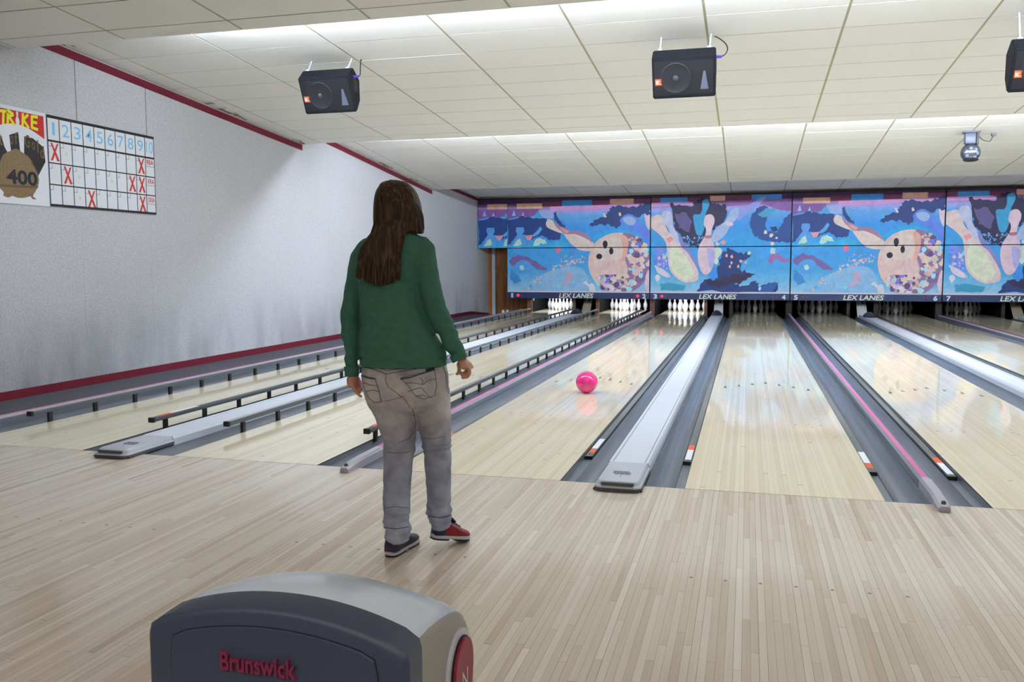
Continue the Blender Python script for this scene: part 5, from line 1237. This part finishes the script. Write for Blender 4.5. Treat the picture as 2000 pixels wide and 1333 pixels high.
leg([(762, 786, 879, .104, .045), (790, 799, 880.5, .102, .055), (815, 811, 881, .096, .065), (840, 818, 881, .088, .08), (862, 823, 881, .080, .095), (880, 826, 881.5, .073, .105), (905, 828, 881.5, .069, .115), (935, 831, 881, .069, .13), (965, 833, 881, .066, .145), (990, 834.5, 881.5, .062, .155), (1000, 834, 883.5, .062, .16), (1008, 836, 882, .060, .165), (1014, 835.5, 883, .060, .168), (1024, 840, 880, .055, .172), (1031, 842, 878, .052, .175)])
jm = fuse(mb, 0.0065, 4, 'jeans')
def jfold(co, no):
    d = np.zeros(len(co))
    for i, (x, y, z) in enumerate(co):
        a = noise.noise(Vector((x*9, y*9, z*22))); b = noise.noise(Vector((x*20+3, y*20, z*50)))
        knee = max(0.0, 1-abs(z-0.47)/0.09); hemz = max(0.0, 1-abs(z-0.15)/0.10); seat = max(0.0, 1-abs(z-0.66)/0.05)
        d[i] = 0.0026*a+0.0018*b+(0.0045*knee+0.0075*hemz+0.003*seat)*a+0.003*knee*math.sin(z*150+6*a)+0.0035*hemz*math.sin(z*190+5*a)
    return d
displace(jm, jfold); jm.materials.append(M_JEAN); jeans = link_obj('jeans', jm, person)
bvh = BVHTree.FromPolygons([v.co.copy() for v in jm.vertices], [tuple(p.vertices) for p in jm.polygons])
def onto(px, py, off=0.0012):
    o = CAM-PB; d = ray_at(px, py).normalized(); h = bvh.ray_cast(o, d)
    return (h[0]+h[1]*off) if h[0] is not None else None
def seam(name, pts, w, m, parent, off=0.001):
    P_ = []
    for (x0, y0), (x1, y1) in zip(pts[:-1], pts[1:]):
        k = max(2, int(math.hypot(x1-x0, y1-y0)/3))
        for i in range(k):
            v = onto(x0+(x1-x0)*i/k, y0+(y1-y0)*i/k, off)
            if v is not None: P_.append(v)
    v = onto(*pts[-1], off)
    if v is not None: P_.append(v)
    if len(P_) > 2:
        q = MB(); q.tube(P_, w, 6, 0.5); return q.build(name, m, parent, True)
M_SEAMD = mat('denim_seam', (74, 74, 94), 0.95, spec=0.05); M_SEAMM = mat('denim_seam_soft', (116, 114, 128), 0.95, spec=0.05)
def pocket(outline, top, extra):
    """a patch pocket lying on the seat of the jeans"""
    pts = []
    for (x0, y0), (x1, y1) in zip(outline, outline[1:]+outline[:1]):
        for i in range(8): pts.append((x0+(x1-x0)*i/8, y0+(y1-y0)*i/8))
    cx = sum(p[0] for p in pts)/len(pts); cy = sum(p[1] for p in pts)/len(pts); mb = MB(); n = len(pts); vs = []
    for k, s in enumerate((1.0, 0.99, 0.75, 0.5, 0.25)):
        for (x, y) in pts:
            v = onto(cx+(x-cx)*s, cy+(y-cy)*s, 0.0 if k == 0 else 0.0028)
            vs.append(v if v is not None else onto(cx, cy, 0.001))
    vs.append(onto(cx, cy, 0.0028)); fs = []
    for r in range(4):
        for j in range(n):
            a = r*n+j; b = r*n+(j+1) % n; fs.append((a, b, b+n, a+n))
    for j in range(n): fs.append((4*n+j, 4*n+(j+1) % n, 5*n))
    mb.add(vs, fs); o = mb.build('back_pocket', M_JEAN, jeans, True)
    seam('pocket_hem', top, 0.0042, M_SEAMD, o, 0.0035)
    for e in extra: seam('pocket_stitching', e, 0.0026, M_SEAMM, o, 0.0032)
    seam('pocket_edge', outline+[outline[0]], 0.0024, M_SEAMM, o, 0.0026)
pocket([(783, 739), (848, 722), (852, 755), (848, 773), (828, 780), (812, 774), (798, 755)], [(782, 741), (800, 738), (826, 730), (848, 723)], [[(792, 748), (810, 749), (826, 752), (836, 744), (850, 741)], [(797, 765), (812, 760), (824, 758), (832, 768), (842, 778)], [(820, 738), (826, 744), (824, 752)], [(812, 774), (826, 772), (836, 777)]])
pocket([(709, 734), (733, 740), (741, 765), (745, 785), (732, 786), (720, 776), (712, 756)], [(708, 734), (720, 739), (733, 741)], [[(712, 748), (724, 752), (736, 754)], [(716, 765), (730, 762), (742, 766)]])
seam('yoke_seam', [(707, 716), (730, 722), (754, 731), (790, 725), (830, 718), (872, 712)], 0.0022, M_SEAMD, jeans)
seam('yoke_seam', [(710, 712), (735, 717), (756, 725), (792, 719), (826, 714)], 0.0018, M_SEAMM, jeans)
seam('seat_seam', [(754, 731), (753, 745), (760, 758), (775, 768), (792, 782), (800, 795)], 0.0020, M_SEAMM, jeans)
seam('crease_seam', [(752, 784), (772, 780), (790, 774)], 0.0018, M_SEAMM, jeans)
seam('inner_leg_seam', [(806, 800), (812, 825), (808, 845), (796, 858), (778, 866)], 0.0018, M_SEAMM, jeans)
seam('knee_crease', [(826, 856), (846, 858), (868, 852)], 0.0018, M_SEAMM, jeans); seam('knee_crease', [(756, 884), (780, 886), (804, 882)], 0.0020, M_SEAMM, jeans)
seam('hem_line', [(750, 993), (770, 990), (798, 993)], 0.0018, M_SEAMM, jeans); seam('hem_crease', [(752, 1031), (772, 1034), (798, 1030)], 0.0022, M_SEAMD, jeans); seam('hem_crease', [(836, 1008), (858, 1012), (880, 1007)], 0.0024, M_SEAMD, jeans)
seam('side_seam', [(866, 714), (872, 740), (876, 770)], 0.0018, M_SEAMM, jeans)
q = [onto(831+17*i/4, 724.5-4.2*i/4+dy, 0.0048) for dy in (-2.6, 2.6) for i in range(5)]
mb = MB(); mb.add(q, [(i, i+1, i+6, i+5) for i in range(4)]); mb.build('pocket_tab', mat('tab_black', (30, 30, 40), 0.7), jeans)['label'] = 'small black tab on the pocket hem'

# bowling shoes
M_SOLE = mat('shoe_sole', (196, 198, 202), 0.5); M_SHOEK = mat('shoe_black', (34, 36, 42), 0.4); M_SHOEN = mat('shoe_navy', (44, 50, 72), 0.4); M_SHOER = mat('shoe_red', (136, 20, 36), 0.4); M_LACE = mat('lace_dark', (62, 58, 58), 0.8); M_HEEL = mat('heel_black', (28, 26, 28), 0.5)
def shoe(heel, toe, label, red_side, rollz=0.0):
    """heel and toe: world points on the ground line of the sole"""
    h = Vector(heel)-PB; tt = Vector(toe)-PB; fx = (tt-h).normalized(); up0 = UZ-fx*fx.dot(UZ); up0.normalize(); sx = fx.cross(up0)
    Ls = (tt-h).length
    def W(a, b, c): return h+fx*a+sx*b+up0*c
    t = bpy.data.objects.new('bowling_shoe', None); COL.objects.link(t); t.parent = person; t['label'] = label
    st = [0, .004, .02, .05, .09, .13, .17, .20, .222, .236, .240]
    hw = [.012, .022, .031, .034, .034, .037, .042, .042, .035, .020, .008]
    k = Ls/0.24
    def outline(z, g): return [W(a*k, w*g, z) for a, w in zip(st, hw)]+[W(a*k, -w*g, z) for a, w in reversed(list(zip(st, hw)))]
    MB().rings([outline(0.008, 1.0), outline(0.013, 1.05), outline(0.021, 1.05), outline(0.0225, 0.97)]).build('sole', M_SOLE, t, True, 40)
    he = [W(a*k, w*0.98, z) for z in (0,) for a, w in zip(st[:5], hw[:5])]+[W(a*k, -w*0.98, 0) for a, w in reversed(list(zip(st[:5], hw[:5])))]
    MB().rings([he, [p+up0*0.0078 for p in he]]).build('heel_block', M_HEEL, t)
    fp = [W(a*k, w*0.98, 0.0) for a, w in zip(st[5:], hw[5:])]+[W(a*k, -w*0.98, 0.0) for a, w in reversed(list(zip(st[5:], hw[5:])))]
    MB().rings([fp, [p+up0*0.0078 for p in fp]]).build('front_sole', M_HEEL, t)
    # upper: sections along the foot
    tops = [(0.002, .020, .070), (.010, .030, .082), (.035, .033, .086), (.06, .033, .086), (.085, .034, .088), (.11, .035, .080), (.14, .038, .068), (.17, .041, .056), (.20, .040, .048), (.222, .033, .042), (.234, .020, .034), (.238, .008, .028)]
    R = []
    for a, w, z in tops:
        r = []
        for j in range(15):
            th = PI*j/14; c = math.cos(th); s = math.sin(th)
            r.append(W(a*k, w*math.copysign(abs(c)**0.6, c), 0.021+(z-0.021)*abs(s)**0.75))
        R.append(r)
    m = MB().rings(R); mi = []
    for f in m.f:
        c = sum((m.v[i] if isinstance(m.v[i], Vector) else Vector(m.v[i]) for i in f), Vector())/len(f)-h
        a = c.dot(fx)/k; b = c.dot(sx)
        mi.append(1 if a < 0.055 else (2 if b*red_side > 0.0 else 0))
    m.mi = mi; m.build('upper', [M_SHOEK, M_SHOEN, M_SHOER], t, True, 45)
    m = MB()
    for a, z in ((.112, .080), (.130, .073), (.148, .066), (.166, .058)):
        m.tube([W(a*k, 0.022, z-0.007), W(a*k, 0, z+0.003), W(a*k, -0.022, z-0.007)], 0.0042, 6)
    m.tube([W(.105*k, 0, .086), W(.10*k, 0.025, .096), W(.115*k, 0.035, .084)], 0.004, 6); m.tube([W(.105*k, 0, .086), W(.10*k, -0.025, .096), W(.115*k, -0.035, .084)], 0.004, 6)
    m.build('lace', M_LACE, t, True)
    m = MB(); R = []
    for a, z, w in ((.088, .088, .022), (.10, .100, .022), (.112, .092, .020), (.12, .078, .018)): R.append([W(a*k, -w, z-0.004), W(a*k, w, z-0.004), W(a*k, w, z+0.002), W(a*k, -w, z+0.002)])
    m.rings(R).build('tongue', M_SHOEK, t)
    return t
shoe((-1.160, -1.508, 0.0008), (-1.135, -1.268, 0.0008), 'black shoe planted on the boards, heel towards the camera', -1)
def on_ground_line(px, py, D): return at_depth(px, py, D)
hp = on_ground_line(843, 1053, 3.90); tp = on_ground_line(914, 1056.5, 4.01); tp.z = max(tp.z, 0.006)
shoe(hp, tp, 'red-sided shoe lifting off the boards, toe pointing to the picture right', 1)

# hair: a shell over the skull and loose locks falling on the back and over one shoulder
def hair_material():
    m = bpy.data.materials.new('brown_hair'); m.use_nodes = True; nt = m.node_tree; N = nt.nodes; Lk = nt.links; b = N['Principled BSDF']
    tc = N.new('ShaderNodeTexCoord'); mp = N.new('ShaderNodeMapping'); mp.inputs['Scale'].default_value = (95, 95, 2.6); Lk.new(tc.outputs['Object'], mp.inputs[0])
    n = N.new('ShaderNodeTexNoise'); n.inputs['Scale'].default_value = 1.0; n.inputs['Detail'].default_value = 4; Lk.new(mp.outputs[0], n.inputs['Vector'])
    cr = N.new('ShaderNodeValToRGB'); cr.color_ramp.elements[0].position = 0.3; cr.color_ramp.elements[0].color = rgb(40, 30, 22); cr.color_ramp.elements[1].position = 0.75; cr.color_ramp.elements[1].color = rgb(108, 84, 58)
    k = cr.color_ramp.elements.new(0.52); k.color = rgb(62, 46, 32)
    Lk.new(n.outputs['Fac'], cr.inputs[0]); Lk.new(cr.outputs[0], b.inputs['Base Color']); b.inputs['Roughness'].default_value = 0.5; b.inputs['Specular IOR Level'].default_value = 0.22
    bp = N.new('ShaderNodeBump'); bp.inputs['Strength'].default_value = 0.6; bp.inputs['Distance'].default_value = 0.004; Lk.new(n.outputs['Fac'], bp.inputs['Height']); Lk.new(bp.outputs[0], b.inputs['Normal'])
    return m
M_HAIR = hair_material()
mb = MB()
# shell rows: (py, left, right, half depth, dv)
mb.rings([body_ring(*a) for a in ((352.5, 760, 778, .020, .02), (355, 750, 792, .050, .02), (361, 742, 802, .074, .02), (372, 736, 811, .092, .018), (388, 731.5, 818, .101, .014), (405, 729.5, 822.5, .102, .008), (425, 729, 825, .098, .0), (443, 730, 826, .090, -.008), (454, 731, 827, .078, -.014))])
# fall on the back, left of the spine
mb.rings([body_ring(*a) for a in ((430, 733, 806, .060, -.045), (450, 728, 798, .052, -.072), (465, 716, 786, .040, -.088), (485, 703, 780, .030, -.098), (505, 698, 779, .024, -.106), (525, 696, 781, .018, -.113), (540, 700, 782, .014, -.116), (550, 716, 772, .010, -.118), (556, 730, 762, .006, -.119))])
# lobe over the right shoulder
mb.rings([body_ring(*a) for a in ((425, 800, 826, .045, -.02), (442, 800, 827, .040, -.03), (452, 803, 828, .030, -.035), (457, 810, 828, .022, -.035))])
hair_me = fuse(mb, 0.006, 5, 'hair')
def strands(co, no):
    d = np.zeros(len(co))
    for i, (x, y, z) in enumerate(co): d[i] = 0.0035*noise.noise(Vector((x*48, y*40, z*3.5)))+0.002*noise.noise(Vector((x*110, y*90, z*5)))
    return d
displace(hair_me, strands); hair_me.materials.append(M_HAIR); hair = link_obj('hair', hair_me, person)
r = random.Random(12); mb = MB()
# locks from the crown: down the back, and swept to the right over the shoulder
def lock(pts, w, flat=0.4): mb.tube(smooth_path([G(*p) for p in pts], 4), [w*0.5]+[w]*(len(pts)*4-5)+[w*0.55, w*0.2], 7)
for k in range(30):
    t = k/29; x0 = 752+r.uniform(-6, 22); xe = 698+82*t+r.uniform(-3, 3); ye = 543+16*math.sin(PI*min(1, t*1.25))+r.uniform(-9, 6)
    xm = 734+56*t; hd = -0.088-0.012*math.sin(PI*t)
    lock([(x0+(xm-x0)*0.2, 360+r.uniform(0, 4), -.045), (x0+(xm-x0)*0.75, 395, hd), (xm, 430, hd+.004), (xm-10+8*t, 462, -.095), ((xm+xe)/2-4, 495, -.118), (xe, 525, -.128), (xe+r.uniform(-2, 2), ye, -.132)], r.uniform(.0045, .008))
for k in range(22):
    t = k/21; x0 = 770+r.uniform(-4, 14); xe = 782+44*t
    bulge = 770+52*t
    lock([(x0, 357+r.uniform(0, 3), -.04), (x0+(bulge-x0)*0.6, 385, -.082*(1-0.4*t)), (bulge, 415, -.094*(1-0.55*t*t)), (xe-6*(1-t), 440, -.088*(1-0.55*t)), (xe, 452+r.uniform(-4, 5), -.075*(1-0.5*t))], r.uniform(.004, .007))
for k in range(8):
    t = k/7; lock([(736+3*t, 385, -.02-.05*t), (731+4*t, 415, -.02-.06*t), (731+4*t, 445, -.03-.06*t), (722+4*t, 470, -.05-.05*t), (706+6*t, 500, -.08-.035*t)], .0055)
mb.build('loose_locks', M_HAIR, hair, True)
